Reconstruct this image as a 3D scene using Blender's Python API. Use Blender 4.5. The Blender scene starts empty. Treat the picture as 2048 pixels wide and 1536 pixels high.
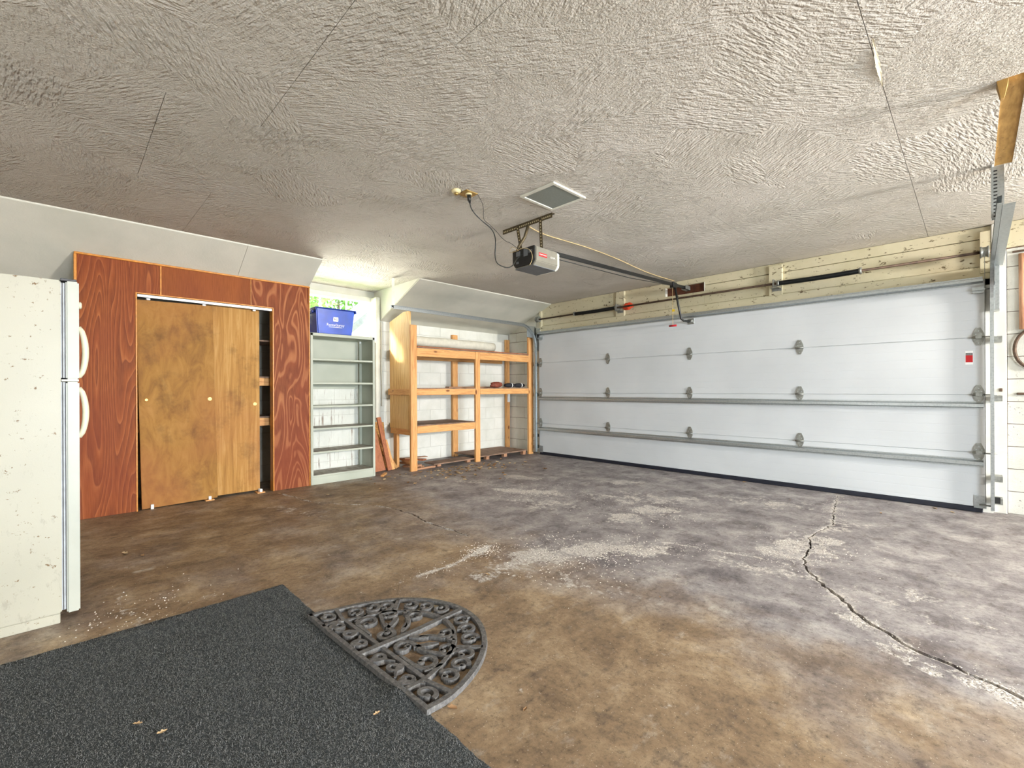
import bpy, bmesh, math, random
import numpy as np
from mathutils import Vector, Matrix, noise as mnoise
from mathutils.geometry import delaunay_2d_cdt

random.seed(7); RNG = np.random.default_rng(7)
SC = bpy.context.scene
COL = SC.collection
R = math.radians

# ------------------------------------------------------------------ camera
cam = bpy.data.cameras.new('camera'); camo = bpy.data.objects.new('camera', cam); COL.objects.link(camo)
cam.sensor_width = 36.0; cam.lens = 36.0 * 910.0 / 2048.0
cam.shift_y = 9.8 / 2048.0
cam.clip_start = 0.02; cam.clip_end = 300
camo.matrix_world = Matrix.Translation((0, 0, 1.15)) @ Matrix.Rotation(R(45.4), 4, 'Z') @ Matrix.Rotation(R(90), 4, 'X') @ Matrix.Rotation(R(-0.27), 4, 'Z')
SC.camera = camo

# ------------------------------------------------------------------ world, lights, exposure
def lin(c):
    return tuple(((v/255.0)/12.92 if v/255.0 <= 0.04045 else ((v/255.0+0.055)/1.055)**2.4) for v in c[:3]) + (1.0,)

W = bpy.data.worlds.new('sky'); SC.world = W; W.use_nodes = True
wt = W.node_tree; wt.nodes.clear()
wo = wt.nodes.new('ShaderNodeOutputWorld'); wb = wt.nodes.new('ShaderNodeBackground')
wb.inputs['Color'].default_value = (0.86, 0.93, 1.0, 1); wb.inputs['Strength'].default_value = 5.0
wt.links.new(wb.outputs[0], wo.inputs[0])

def area(name, loc, target, sx, sy, power, col, spread=180):
    l = bpy.data.lights.new(name, 'AREA'); l.shape = 'RECTANGLE'; l.size = sx; l.size_y = sy
    l.energy = power; l.color = col; l.spread = R(spread)
    o = bpy.data.objects.new(name, l); COL.objects.link(o)
    d = Vector(target) - Vector(loc)
    o.matrix_world = Matrix.Translation(loc) @ d.to_track_quat('-Z', 'Y').to_matrix().to_4x4()
    return o
# daylight through the high window of the right wall
area('daylight_right_window', (4.96, 4.70, 2.14), (0.0, 3.7, 2.45), 0.6, 0.36, 600, (1.0, 0.96, 0.91))
area('added_side_fill', (4.96, 1.2, 1.05), (-6.0, 4.2, -2.2), 2.2, 2.0, 215, (0.80, 0.90, 1.0), 95)  # added fill for the left corner, set in an unseen door opening
# added fill lamp at the opening of the unseen rear wall
area('added_rear_fill', (-1.6, -3.52, 1.45), (-1.9, 3.0, 1.9), 2.2, 1.2, 34, (1.0, 0.97, 0.88))
# daylight through the window over the steel shelves: sky from above, the sunlit yard's bounce from below
area('daylight_left_sky', (-8.6, 2.75, 4.3), (-6.4, 2.78, 2.2), 2.6, 1.4, 700, (0.92, 0.96, 1.0))
area('daylight_left_yard', (-10.6, 2.9, 0.95), (-5.0, 2.9, 2.75), 4.0, 1.5, 1500, (1.0, 0.98, 0.86))
sun = bpy.data.lights.new('sun', 'SUN'); sun.energy = 14.0; sun.angle = R(5.0); sun.color = (1, 0.95, 0.86)
suno = bpy.data.objects.new('sun', sun); COL.objects.link(suno)
suno.matrix_world = Matrix.Translation((-12, -4, 12)) @ Vector((0.50, 0.75, -0.45)).to_track_quat('-Z', 'Y').to_matrix().to_4x4()

vs = SC.view_settings
vs.view_transform = 'Standard'; vs.look = 'None'; vs.gamma = 1.0; vs.use_curve_mapping = False
vs.exposure = 0.04
SC.cycles.max_bounces = 6; SC.cycles.diffuse_bounces = 4; SC.cycles.glossy_bounces = 2; SC.cycles.use_adaptive_sampling = True; SC.cycles.adaptive_threshold = 0.1; SC.cycles.adaptive_min_samples = 16; SC.cycles.transparent_max_bounces = 12
SC.cycles.sample_clamp_indirect = 6.0
try: SC.cycles.use_denoising = True
except Exception: pass

# ------------------------------------------------------------------ material helpers
class NT:
    def __init__(s, name):
        s.m = bpy.data.materials.new(name); s.m.use_nodes = True
        s.t = s.m.node_tree; s.b = s.t.nodes['Principled BSDF']
        s._oc = None
    def n(s, t, **kw):
        nd = s.t.nodes.new(t)
        for k, v in kw.items(): setattr(nd, k, v)
        return nd
    def put(s, sock, v):
        if isinstance(v, bpy.types.NodeSocket): s.t.links.new(v, sock)
        elif isinstance(v, tuple) and len(v) == 3 and sock.type == 'RGBA': sock.default_value = lin(v)
        else: sock.default_value = v
    def coord(s, kind='Object'):
        if s._oc is None: s._oc = s.n('ShaderNodeTexCoord')
        return s._oc.outputs[kind]
    def pos(s): return s.n('ShaderNodeNewGeometry').outputs['Position']
    def map(s, v, sc=(1, 1, 1), rot=(0, 0, 0), loc=(0, 0, 0)):
        m = s.n('ShaderNodeMapping'); s.put(m.inputs['Vector'], v)
        m.inputs['Scale'].default_value = sc; m.inputs['Rotation'].default_value = rot; m.inputs['Location'].default_value = loc
        return m.outputs[0]
    def noise(s, v, sc=5., det=3., rough=.5, dist=0., out='Fac'):
        m = s.n('ShaderNodeTexNoise'); s.put(m.inputs['Vector'], v)
        for k, x in (('Scale', sc), ('Detail', det), ('Roughness', rough), ('Distortion', dist)): s.put(m.inputs[k], x)
        return m.outputs[out]
    def wave(s, v, sc=5., dist=2., det=2., dsc=1., drough=.5, axis='X', kind='BANDS', prof='SIN'):
        m = s.n('ShaderNodeTexWave', wave_type=kind, wave_profile=prof); s.put(m.inputs['Vector'], v)
        if kind == 'BANDS': m.bands_direction = axis
        else: m.rings_direction = axis
        for k, x in (('Scale', sc), ('Distortion', dist), ('Detail', det), ('Detail Scale', dsc), ('Detail Roughness', drough)): s.put(m.inputs[k], x)
        return m.outputs['Fac']
    def voro(s, v, sc=5., feat='F1', out='Distance', rnd=1.):
        m = s.n('ShaderNodeTexVoronoi', feature=feat); s.put(m.inputs['Vector'], v); s.put(m.inputs['Scale'], sc); s.put(m.inputs['Randomness'], rnd)
        return m.outputs[out]
    def ramp(s, f, stops, interp='LINEAR'):
        m = s.n('ShaderNodeValToRGB'); e = m.color_ramp.elements; m.color_ramp.interpolation = interp
        while len(e) < len(stops): e.new(0.5)
        for i, (p, c) in enumerate(stops):
            e[i].position = p; e[i].color = lin(c) if isinstance(c, tuple) else (c, c, c, 1)
        s.put(m.inputs[0], f); return m.outputs['Color']
    def mix(s, f, a, b, blend='MIX'):
        m = s.n('ShaderNodeMix', data_type='RGBA', blend_type=blend)
        s.put(m.inputs[0], f); s.put(m.inputs[6], a); s.put(m.inputs[7], b); return m.outputs[2]
    def math(s, op, a, b=0.5, c=None):
        m = s.n('ShaderNodeMath', operation=op); s.put(m.inputs[0], a); s.put(m.inputs[1], b)
        if c is not None: s.put(m.inputs[2], c)
        return m.outputs[0]
    def mr(s, v, a, b, c=0., d=1.):
        m = s.n('ShaderNodeMapRange'); s.put(m.inputs[0], v)
        for i, x in enumerate((a, b, c, d)): m.inputs[i+1].default_value = x
        return m.outputs[0]
    def attr(s, name): return s.n('ShaderNodeAttribute', attribute_name=name).outputs['Fac']
    def rand(s): return s.n('ShaderNodeObjectInfo').outputs['Random']
    def bump(s, h, st=.3, d=.01, nrm=None):
        m = s.n('ShaderNodeBump'); s.put(m.inputs['Height'], h); m.inputs['Strength'].default_value = st; m.inputs['Distance'].default_value = d
        if nrm is not None: s.put(m.inputs['Normal'], nrm)
        s.t.links.new(m.outputs[0], s.b.inputs['Normal']); return m.outputs[0]
    def done(s, col, rough=.6, metal=0., spec=.5):
        s.put(s.b.inputs['Base Color'], col); s.put(s.b.inputs['Roughness'], rough); s.put(s.b.inputs['Metallic'], metal)
        s.put(s.b.inputs['Specular IOR Level'], spec)
        return s.m

def plain(name, c, rough=.6, metal=0., var=.12, sc=14., bump=.0, spec=.5):
    n = NT(name); f = n.noise(n.coord(), sc, 4., .6)
    c0 = tuple(int(v*(1-var)) for v in c); c1 = tuple(min(255, int(v*(1+var*.7))) for v in c)
    col = n.ramp(f, [(.3, c0), (.7, c1)])
    if bump: n.bump(n.noise(n.coord(), sc*6, 3.), bump, .004)
    return n.done(col, rough, metal, spec)

def specks(n, v, base, dark, sc=9., amt=.62, stretch=(1, 1, 1), patch=3.):
    """dirt or rust spots with their own patchy spread"""
    a = n.noise(n.map(v, stretch), sc, 4., .75)
    p = n.noise(v, patch, 2.)
    t = n.math('ADD', a, n.math('MULTIPLY', n.math('SUBTRACT', p, .5), .35))
    return n.mix(n.mr(t, amt, amt+.04), base, dark)

def pine(name, axis, c0=(196, 132, 74), c1=(226, 172, 108), knot=(120, 66, 30)):
    st = [9., 9., 9.]; st[axis] = .55
    n = NT(name)
    off = n.n('ShaderNodeVectorMath', operation='ADD'); n.put(off.inputs[0], n.coord())
    comb = n.n('ShaderNodeCombineXYZ')
    for i in range(3): n.put(comb.inputs[i], n.math('MULTIPLY', n.rand(), 17.3*(i+1)))
    n.put(off.inputs[1], comb.outputs[0]); v = off.outputs[0]
    g = n.noise(n.map(v, tuple(st)), 4.5, 3., .55, .6)
    fine = n.noise(n.map(v, tuple(x*5 for x in st)), 5., 2.)
    col = n.ramp(n.math('ADD', g, n.math('MULTIPLY', n.math('SUBTRACT', fine, .5), .25)), [(.32, c0), (.55, c1), (.7, c0)])
    ks = [8., 8., 8.]; ks[axis] = 3.4
    k = n.voro(n.map(v, tuple(ks)), 1.0)
    col = n.mix(n.mr(k, .10, .17, 1., 0.), col, knot)
    n.bump(g, .12, .003)
    return n.done(col, .62)

M = {}
def build_materials():
    # --- painted, brush-stippled ceiling
    n = NT('ceiling_stipple'); v = n.pos()
    cell = n.voro(n.map(v, (1., .75, 0)), 2.6, out='Color')
    sep = n.n('ShaderNodeSeparateColor'); n.put(sep.inputs[0], cell)
    rot = n.n('ShaderNodeVectorRotate', rotation_type='Z_AXIS'); n.put(rot.inputs['Vector'], v)
    n.put(rot.inputs['Angle'], n.math('ADD', n.math('MULTIPLY', n.math('ROUND', n.math('MULTIPLY', sep.outputs[0], 3.)), .62), n.math('MULTIPLY', sep.outputs[1], .5)))
    rip = n.noise(n.map(rot.outputs[0], (70., 17., 1.)), 1., 1., .5, 0.)
    amp = n.math('ADD', n.math('ADD', n.math('MULTIPLY', sep.outputs[2], .35), .35), n.mr(n.noise(v, 3.5, 2.), .38, .62, 0., .6))
    fine = n.noise(v, 110., 2., .6)
    h = n.math('ADD', n.math('MULTIPLY', rip, amp), n.math('MULTIPLY', fine, .4))
    sx = n.n('ShaderNodeSeparateXYZ'); n.put(sx.inputs[0], v)
    n.bump(n.math('MULTIPLY', h, n.mr(sx.outputs[0], -.5, -3.2, .85, 2.0)), 1., .018)
    big = n.noise(v, .9, 4., .6)
    col = n.ramp(big, [(.3, (206, 200, 187)), (.7, (224, 217, 206))])
    M['ceil'] = n.done(col, .78, 0, .25)
    # --- smoother painted soffit
    n = NT('soffit_paint'); v = n.pos()
    col = n.ramp(n.noise(v, 1.6, 4., .6), [(.3, (204, 204, 190)), (.7, (222, 219, 205))])
    col = specks(n, v, col, (120, 112, 92), 26., .80, (1, 1, 1), 5.)
    n.bump(n.noise(v, 60., 3.), .25, .006); M['soffit'] = n.done(col, .75, 0, .3)
    # --- painted block
    n = NT('painted_block'); v = n.pos()
    col = n.ramp(n.noise(v, 3., 4., .6), [(.3, (218, 218, 206)), (.7, (236, 235, 226))])
    col = specks(n, v, col, (120, 112, 95), 34., .79, (1, 1, 1), 7.)
    n.bump(n.noise(v, 70., 4., .7), .45, .006); M['block'] = n.done(col, .7, 0, .35)
    n = NT('peeling_block'); v = n.pos()
    col = n.ramp(n.noise(v, 3., 4., .6), [(.3, (192, 192, 182)), (.7, (210, 209, 200))])
    col = specks(n, v, col, (86, 76, 64), 42., .66, (1, 1, 1), 9.)
    n.bump(n.noise(v, 55., 5., .8), .8, .008); M['block_peel'] = n.done(col, .7, 0, .35)
    n = NT('stained_block'); v = n.pos()
    col = n.ramp(n.noise(v, 3., 4., .6), [(.3, (212, 213, 203)), (.7, (232, 232, 223))])
    st = n.noise(n.map(v, (1., 17., .9)), 2.2, 5., .7); st2 = n.noise(v, 6., 3.)
    f = n.mr(n.math('ADD', st, n.math('MULTIPLY', n.math('SUBTRACT', st2, .5), .3)), .58, .70)
    col = n.mix(n.math('MULTIPLY', f, .8), col, (118, 84, 50))
    n.bump(n.noise(v, 60., 4., .7), .4, .006); M['block_stain'] = n.done(col, .7)
    M['mortar'] = plain('mortar', (206, 204, 194), .9, var=.06)
    # --- header boards, yellowed paint with mould and chips
    n = NT('yellowed_board'); v = n.pos()
    col = n.ramp(n.noise(v, 2.2, 4., .6), [(.3, (198, 190, 156)), (.7, (220, 212, 182))])
    f = n.noise(n.map(v, (7., 1., 13.), (0, R(18), 0)), 2.2, 5., .72)
    col = n.mix(n.mr(n.noise(v, 1.1, 3.), .4, .65, 0., .5), col, (186, 172, 140)); col = n.mix(n.mr(f, .60, .66), col, (96, 80, 50))
    n.bump(f, .2, .004); M['board'] = n.done(col, .65)
    M['white_paint'] = plain('white_trim_paint', (228, 226, 212), .5, var=.06, sc=6., bump=.1)
    M['chipped'] = NT('chipped_white_jamb')
    n = M['chipped']; v = n.pos()
    col = n.ramp(n.noise(v, 4., 4.), [(.3, (196, 194, 184)), (.7, (214, 212, 203))])
    col = specks(n, v, col, (112, 92, 72), 30., .77, (1, 1, .3), 6.)
    n.bump(n.noise(v, 40., 3.), .2, .004); M['chipped'] = n.done(col, .55)
    M['dark_wood'] = plain('dark_board', (92, 50, 28), .7, var=.25, sc=20.)
    n = NT('exposed_board'); v = n.pos()
    col = n.ramp(n.noise(n.map(v, (9, 1.5, 1)), 6., 4., .6), [(.3, (150, 112, 52)), (.7, (186, 146, 78))])
    col = specks(n, v, col, (92, 62, 26), 26., .66, (1, 1, 1), 6.)
    n.bump(n.noise(v, 40., 3.), .3, .004); M['exposed'] = n.done(col, .8)
    # --- garage door skin: faint embossed lines and wood-grain
    n = NT('door_skin'); v = n.pos()
    sep = n.n('ShaderNodeSeparateXYZ'); n.put(sep.inputs[0], v)
    fr = n.math('FRACT', n.math('DIVIDE', n.math('ADD', sep.outputs[2], .003), .0885))
    line = n.mr(n.math('ABSOLUTE', n.math('SUBTRACT', fr, .5)), .455, .5)
    grain = n.noise(n.map(v, (40., 1., 3.)), 4., 3.)
    n.bump(n.math('ADD', n.math('MULTIPLY', line, -.8), n.math('MULTIPLY', grain, .25)), .22, .004)
    col = n.ramp(n.noise(v, 1.2, 3.), [(.3, (194, 198, 199)), (.7, (206, 210, 211))])
    col = specks(n, v, col, (120, 112, 104), 22., .845, (1, 1, 1.6), 4.)
    M['door'] = n.done(col, n.mr(n.noise(v, 5., 3.), .3, .7, .34, .46), 0, .4)
    # --- metals
    n = NT('galvanised_steel'); v = n.coord()
    col = n.ramp(n.voro(v, 60., out='Distance'), [(.1, (164, 171, 173)), (.6, (180, 186, 187))])
    n.bump(n.noise(v, 30., 2.), .05, .002); M['galv'] = n.done(col, .36, .85)
    M['steel_dull'] = plain('dull_zinc', (150, 152, 146), .45, .7, .15, 30.)
    M['brown_iron'] = plain('rusty_brown_shaft', (88, 70, 56), .6, .4, .2, 30.)
    M['spring'] = plain('oiled_black_spring', (30, 34, 36), .32, .5, .2, 30.)
    M['dark_iron'] = plain('olive_brown_strut', (92, 80, 58), .55, .55, .25, 40.)
    M['black'] = plain('black_plastic', (26, 27, 26), .45, 0, .2, 20.)
    M['rubber'] = plain('navy_black_rubber', (24, 28, 40), .5, 0, .2, 20.)
    M['red'] = plain('red_plastic', (176, 26, 36), .4)
    M['red_print'] = plain('red_print', (190, 14, 20), .5, var=.04)
    M['white_print'] = plain('white_print', (244, 244, 240), .5, var=.02)
    M['black_print'] = plain('black_print', (24, 24, 24), .5, var=.05)
    M['yellow'] = plain('yellow_tag', (214, 180, 30), .5)
    M['cord'] = plain('black_cord', (30, 34, 28), .5)
    M['wire_tan'] = plain('tan_wire', (206, 182, 132), .6)
    M['brass'] = plain('brassy_cover_plate', (190, 160, 96), .4, .6, .2, 40.)
    M['ivory'] = plain('ivory_plastic', (220, 206, 160), .45)
    # --- opener
    M['op_grey'] = plain('warm_grey_plastic', (126, 122, 109), .5, var=.05)
    M['op_under'] = plain('blue_grey_plastic', (104, 108, 112), .55, var=.05)
    M['lens_white'] = plain('milky_lens', (236, 238, 222), .35, var=.03)
    M['diffuser'] = plain('grey_prismatic_diffuser', (138, 144, 136), .35, var=.04, sc=80., bump=.15)
    # --- fridge
    n = NT('fridge_enamel'); v = n.coord()
    col = n.ramp(n.noise(v, 1.5, 3.), [(.3, (176, 173, 156)), (.7, (188, 185, 168))])
    sp = n.n('ShaderNodeSeparateXYZ'); n.put(sp.inputs[0], v)
    low = n.mr(sp.outputs[2], 1.35, .15, 0., 1.)
    a = n.noise(n.map(v, (1, 1.0, 1.5)), 30., 4., .75); p = n.noise(v, 4., 3., .6)
    t = n.math('ADD', a, n.math('ADD', n.math('MULTIPLY', n.math('SUBTRACT', p, .5), .42), n.math('MULTIPLY', low, .05)))
    col = n.mix(n.mr(t, .635, .67), col, (112, 84, 44))
    t2 = n.math('ADD', n.noise(n.map(v, (1, 2.2, 1.)), 11., 5., .8), n.math('MULTIPLY', low, .06))
    col = n.mix(n.math('MULTIPLY', n.mr(t2, .62, .72), .5), col, (150, 142, 128))
    n.bump(n.noise(v, 220., 2.), .08, .002); M['fridge'] = n.done(col, .38)
    M['fridge_door'] = plain('fridge_door_enamel', (186, 188, 176), .36, var=.03, sc=4.)
    M['gasket'] = plain('grey_gasket', (196, 200, 204), .5, var=.1)
    M['gasket_dark'] = plain('dark_gasket_edge', (88, 88, 90), .6)
    M['handle'] = plain('cream_handle', (226, 220, 192), .4, var=.05)
    # --- closet plywood
    def ply(name, cs, sc, dist, rot=0., stretch=.22, dsc=.8, seed=0., det=2.):
        """rotary-cut face veneer: bands of a warped field give flame and cathedral figure"""
        n = NT(name); v = n.map(n.coord(), (1., 1., stretch), (R(rot), 0, 0), (seed, seed*1.7, seed*.6))
        w = n.noise(v, sc, det, .45, dist)
        saw = n.math('FRACT', n.math('MULTIPLY', w, dsc))
        w2 = n.noise(n.map(n.coord(), (60, 60, 3.)), 3., 3.)
        col = n.ramp(saw, cs)
        col = n.mix(.16, col, n.ramp(w2, [(.3, (70, 30, 12)), (.7, (226, 150, 92))]))
        col = n.mix(n.mr(n.noise(n.coord(), 1.3, 2.), .4, .7, 0., .5), col, (138, 62, 32)); col = n.mix(1., col, (232, 218, 204), 'MULTIPLY')
        n.bump(saw, .10, .002); return n.done(col, .58, 0, .25)
    M['ply_l'] = ply('red_brown_plywood', [(0., (126, 60, 16)), (.4, (142, 72, 20)), (.75, (160, 86, 32)), (.92, (186, 114, 60)), (.98, (120, 56, 15))], 2.6, .5, 8., .15, 30., 3.1, 1.5)
    M['ply_h'] = ply('honey_brown_plywood', [(0., (138, 74, 16)), (.5, (160, 90, 24)), (1., (142, 76, 18))], 1.5, .2, 0., .2, 5., 8.)
    M['ply_r'] = ply('wavy_veined_plywood', [(0., (122, 60, 26)), (.5, (140, 72, 34)), (.64, (190, 130, 88)), (.8, (180, 118, 76)), (.9, (128, 64, 28))], 4.2, .8, 0., .22, 12., 5.3, 1.5)
    M['trim_o'] = plain('orange_varnished_trim', (206, 134, 46), .4, var=.12, sc=25.)
    def slab(name, c0, c1, c2, st):
        n = NT(name); v = n.coord()
        g = n.noise(n.map(v, st), 3., 5., .65, .8); blot = n.noise(v, 3.2, 5., .7)
        col = n.ramp(g, [(.3, c0), (.5, c1), (.7, c2)])
        col = n.mix(n.mr(blot, .52, .75, 0., .7), col, tuple(int(x*.62) for x in c0))
        col = n.mix(n.mr(n.noise(v, 1.1, 2.), .45, .65, 0., .5), col, (160, 98, 54))
        n.bump(g, .1, .003); return n.done(col, .6, 0, .25)
    M['slab1'] = slab('mottled_lauan_door', (132, 90, 36), (158, 112, 48), (174, 128, 64), (3., 3., 1.2))
    M['slab2'] = slab('pale_lauan_door', (150, 104, 46), (178, 130, 64), (200, 156, 92), (9., 9., .5))
    for i, a in enumerate('xyz'): M['pine_'+a] = pine('pine_'+a, i)
    for i, a in enumerate('xyz'): M['oldpine_'+a] = pine('weathered_pine_'+a, i, (150, 106, 78), (188, 142, 108), (96, 62, 42))
    for i, a in enumerate('xyz'): M['redpine_'+a] = pine('red_brown_pine_'+a, i, (146, 84, 52), (176, 108, 70), (90, 46, 28))
    n = NT('light_fir_plywood'); v = n.coord()
    w = n.wave(n.map(v, (1, 1, .3)), 4., 9., 3., 1., .6, 'X'); big = n.noise(v, 2., 3.)
    col = n.ramp(w, [(0., (206, 150, 78)), (.5, (236, 196, 128)), (1., (216, 164, 92))])
    col = n.mix(n.mr(big, .4, .7, 0., .5), col, (244, 214, 156)); M['ply_light'] = n.done(col, .55)
    M['osb'] = plain('flaked_board', (196, 146, 84), .7, var=.35, sc=40.)
    M['deck'] = plain('grey_brown_deck_board', (140, 112, 92), .75, var=.25, sc=9., bump=.1)
    # --- steel shelf
    n = NT('grey_green_shelf_paint'); v = n.coord()
    col = n.ramp(n.noise(v, 2., 3.), [(.3, (168, 173, 157)), (.7, (188, 191, 175))])
    col = specks(n, v, col, (128, 92, 58), 30., .78, (1, 1, 1), 5.); M['shelf'] = n.done(col, .5, 0, .4)
    n = NT('dirty_shelf_top'); v = n.coord()
    col = n.ramp(n.noise(n.map(v, (1, 3, 1)), 6., 5., .7), [(.3, (112, 92, 78)), (.55, (168, 160, 146)), (.75, (190, 188, 174))]); M['shelf_top'] = n.done(col, .6)
    # --- bin, cloths
    M['blue'] = plain('blue_tub_plastic', (34, 82, 190), .22, var=.12, sc=5.)
    M['blue_dk'] = plain('deep_blue_rim', (22, 52, 140), .25, var=.12)
    M['orange_cloth'] = plain('orange_red_cloth', (232, 78, 40), .8, var=.2, sc=30.)
    M['rust_cloth'] = plain('rust_leather', (132, 66, 46), .7, var=.3, sc=40.)
    M['black_cloth'] = plain('black_glove_cloth', (32, 32, 38), .75, var=.3, sc=40.)
    M['paper'] = plain('cream_paper_roll', (226, 220, 202), .7, var=.05)
    M['glass'] = None
    # --- mat and carpet
    n = NT('dusty_rubber_mat'); v = n.pos()
    col = n.ramp(n.noise(v, 60., 4., .7), [(.3, (58, 58, 58)), (.6, (104, 102, 100)), (.8, (142, 140, 136))])
    n.bump(n.noise(v, 220., 3.), .5, .003); M['mat'] = n.done(col, .62)
    n = NT('charcoal_carpet'); v = n.pos()
    fz = n.noise(n.map(v, (1, 1, 1)), 330., 3., .75); big = n.noise(v, 2.2, 4., .6)
    col = n.ramp(fz, [(.35, (44, 48, 49)), (.55, (76, 80, 82)), (.72, (124, 128, 130))])
    col = n.mix(n.mr(big, .35, .7, 0., .3), col, (84, 88, 90))
    n.bump(fz, .9, .006); M['carpet'] = n.done(col, .95, 0, .1)
    n = NT('carpet_fibre'); col = n.ramp(n.noise(n.pos(), 900., 1.), [(.3, (52, 58, 60)), (.5, (104, 108, 110)), (.7, (186, 186, 182))]); M['fibre'] = n.done(col, .9, 0, .1)
    # --- floor
    n = NT('worn_concrete'); v = n.pos()
    sp = n.attr('spall'); br = n.attr('brown'); wh = n.attr('white'); dk = n.attr('dark')
    mot = n.noise(v, 3.2, 9., .72, .3); mot2 = n.noise(n.map(v, (1.5, .8, 1), (0, 0, R(20))), 6.5, 8., .74); fine = n.noise(v, 60., 4., .7)
    grey = n.ramp(mot, [(.34, (104, 97, 98)), (.5, (146, 139, 138)), (.66, (186, 180, 175))])
    tan = n.ramp(mot, [(.32, (108, 89, 70)), (.5, (148, 125, 98)), (.68, (184, 162, 132))])
    brn = n.mr(n.math('ADD', br, n.math('MULTIPLY', n.math('SUBTRACT', n.noise(v, 1.7, 5., .65), .5), 1.4)), .25, .8)
    col = n.mix(brn, grey, tan)
    col = n.mix(n.mr(mot2, .55, .68, 0., .6), col, (84, 73, 66))
    col = n.mix(n.mr(mot2, .43, .30, 0., .45), col, (192, 185, 174))
    col = n.mix(n.mr(n.math('ADD', dk, n.math('MULTIPLY', n.math('SUBTRACT', mot2, .5), .9)), .45, .8, 0., .5), col, (82, 74, 70))
    col = n.mix(n.mr(n.math('ADD', wh, n.math('MULTIPLY', n.math('SUBTRACT', mot2, .5), 1.6)), .45, .8, 0., .7), col, (216, 210, 199))
    gn = n.noise(v, 34., 7., .85); col = n.mix(.75, col, n.ramp(gn, [(.36, (132, 130, 128)), (.46, (226, 226, 226)), (.58, (255, 255, 255))]), 'MULTIPLY')
    agg = n.noise(v, 75., 4., .8); gr = n.voro(v, 95.)
    spf = n.math('ADD', n.math('ADD', sp, n.math('MULTIPLY', n.math('SUBTRACT', n.noise(v, 22., 5., .8), .5), 1.3)), n.math('MULTIPLY', n.math('SUBTRACT', n.noise(v, 5.5, 3., .6), .5), 1.5))
    spm = n.mr(spf, .40, .64, 0., .92)
    spc = n.ramp(agg, [(.38, (84, 76, 70)), (.45, (182, 174, 165)), (.62, (228, 222, 213))])
    col = n.mix(spm, col, spc)
    pit = n.mr(n.noise(v, 120., 2., .5), .66, .72); col = n.mix(n.math('MULTIPLY', pit, .6), col, (60, 52, 46))
    lt = n.mr(n.noise(v, 140., 1., .5), .72, .76); col = n.mix(n.math('MULTIPLY', lt, .7), col, (226, 216, 200))
    h = n.math('ADD', n.math('MULTIPLY', fine, .12), n.math('MULTIPLY', n.math('MULTIPLY', spm, n.math('SUBTRACT', n.math('ADD', agg, n.math('MULTIPLY', gr, .7)), 1.1)), 1.0))
    n.bump(h, .7, .012)
    rg = n.mr(mot2, .3, .7, .42, .72)
    M['floor'] = n.done(col, rg, 0, .4)
    M['crack'] = plain('crack_dirt', (44, 35, 24), .95, var=.35, sc=60.)
    M['chip'] = plain('concrete_crumb', (208, 200, 188), .9, var=.25, sc=50.)
    n = NT('dry_leaf'); r_ = n.rand(); col = n.ramp(r_, [(0., (150, 112, 76)), (.5, (188, 154, 112)), (1., (214, 190, 150))]); M['leaf'] = n.done(col, .75)
    M['plaster'] = plain('torn_tape_paper', (226, 216, 186), .85, var=.1, bump=.3)
    # --- outdoors
    n = NT('lawn'); M['lawn'] = n.done(n.ramp(n.noise(n.pos(), 6., 4.), [(.3, (96, 140, 60)), (.7, (150, 186, 96))]), .9)
    n = NT('foliage'); M['foliage'] = n.done(n.ramp(n.rand(), [(0., (110, 160, 70)), (1., (160, 200, 110))]), .8)
    M['bark'] = plain('bark', (98, 84, 70), .9)
    M['house'] = plain('white_siding', (236, 234, 228), .7, var=.03)
    M['roof'] = plain('grey_roofing', (120, 122, 126), .8)
    # glass: thin clear pane
    m = bpy.data.materials.new('window_glass'); m.use_nodes = True; t = m.node_tree; t.nodes.clear()
    o = t.nodes.new('ShaderNodeOutputMaterial'); mx = t.nodes.new('ShaderNodeMixShader'); tr = t.nodes.new('ShaderNodeBsdfTransparent'); gl = t.nodes.new('ShaderNodeBsdfGlossy')
    gl.inputs['Roughness'].default_value = .02; mx.inputs[0].default_value = .05; t.links.new(tr.outputs[0], mx.inputs[1]); t.links.new(gl.outputs[0], mx.inputs[2]); t.links.new(mx.outputs[0], o.inputs[0]); M['glass'] = m
build_materials()

# ------------------------------------------------------------------ object helpers
ORG = {}
def empty(name, loc, label=None, cat=None, group=None, kind=None):
    o = bpy.data.objects.new(name, None); COL.objects.link(o); o.location = loc; o.empty_display_size = .05
    ORG[o.name] = Vector(loc); return tag(o, label, cat, group, kind)
def tag(o, label=None, cat=None, group=None, kind=None):
    if label: o['label'] = label
    if cat: o['category'] = cat
    if group: o['group'] = group
    if kind: o['kind'] = kind
    return o
def link_mesh(name, me, mat, parent=None, base=None):
    """me is in world coordinates; shifted so that the object's origin is its thing's base"""
    org = ORG[parent.name] if parent is not None else Vector(base if base is not None else (0, 0, 0))
    if org.length > 0: me.transform(Matrix.Translation(-org))
    o = bpy.data.objects.new(name, me); COL.objects.link(o)
    if mat is not None: me.materials.append(M[mat] if isinstance(mat, str) else mat)
    if parent is not None: o.parent = parent
    else: o.location = org
    ORG[o.name] = org
    return o

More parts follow.
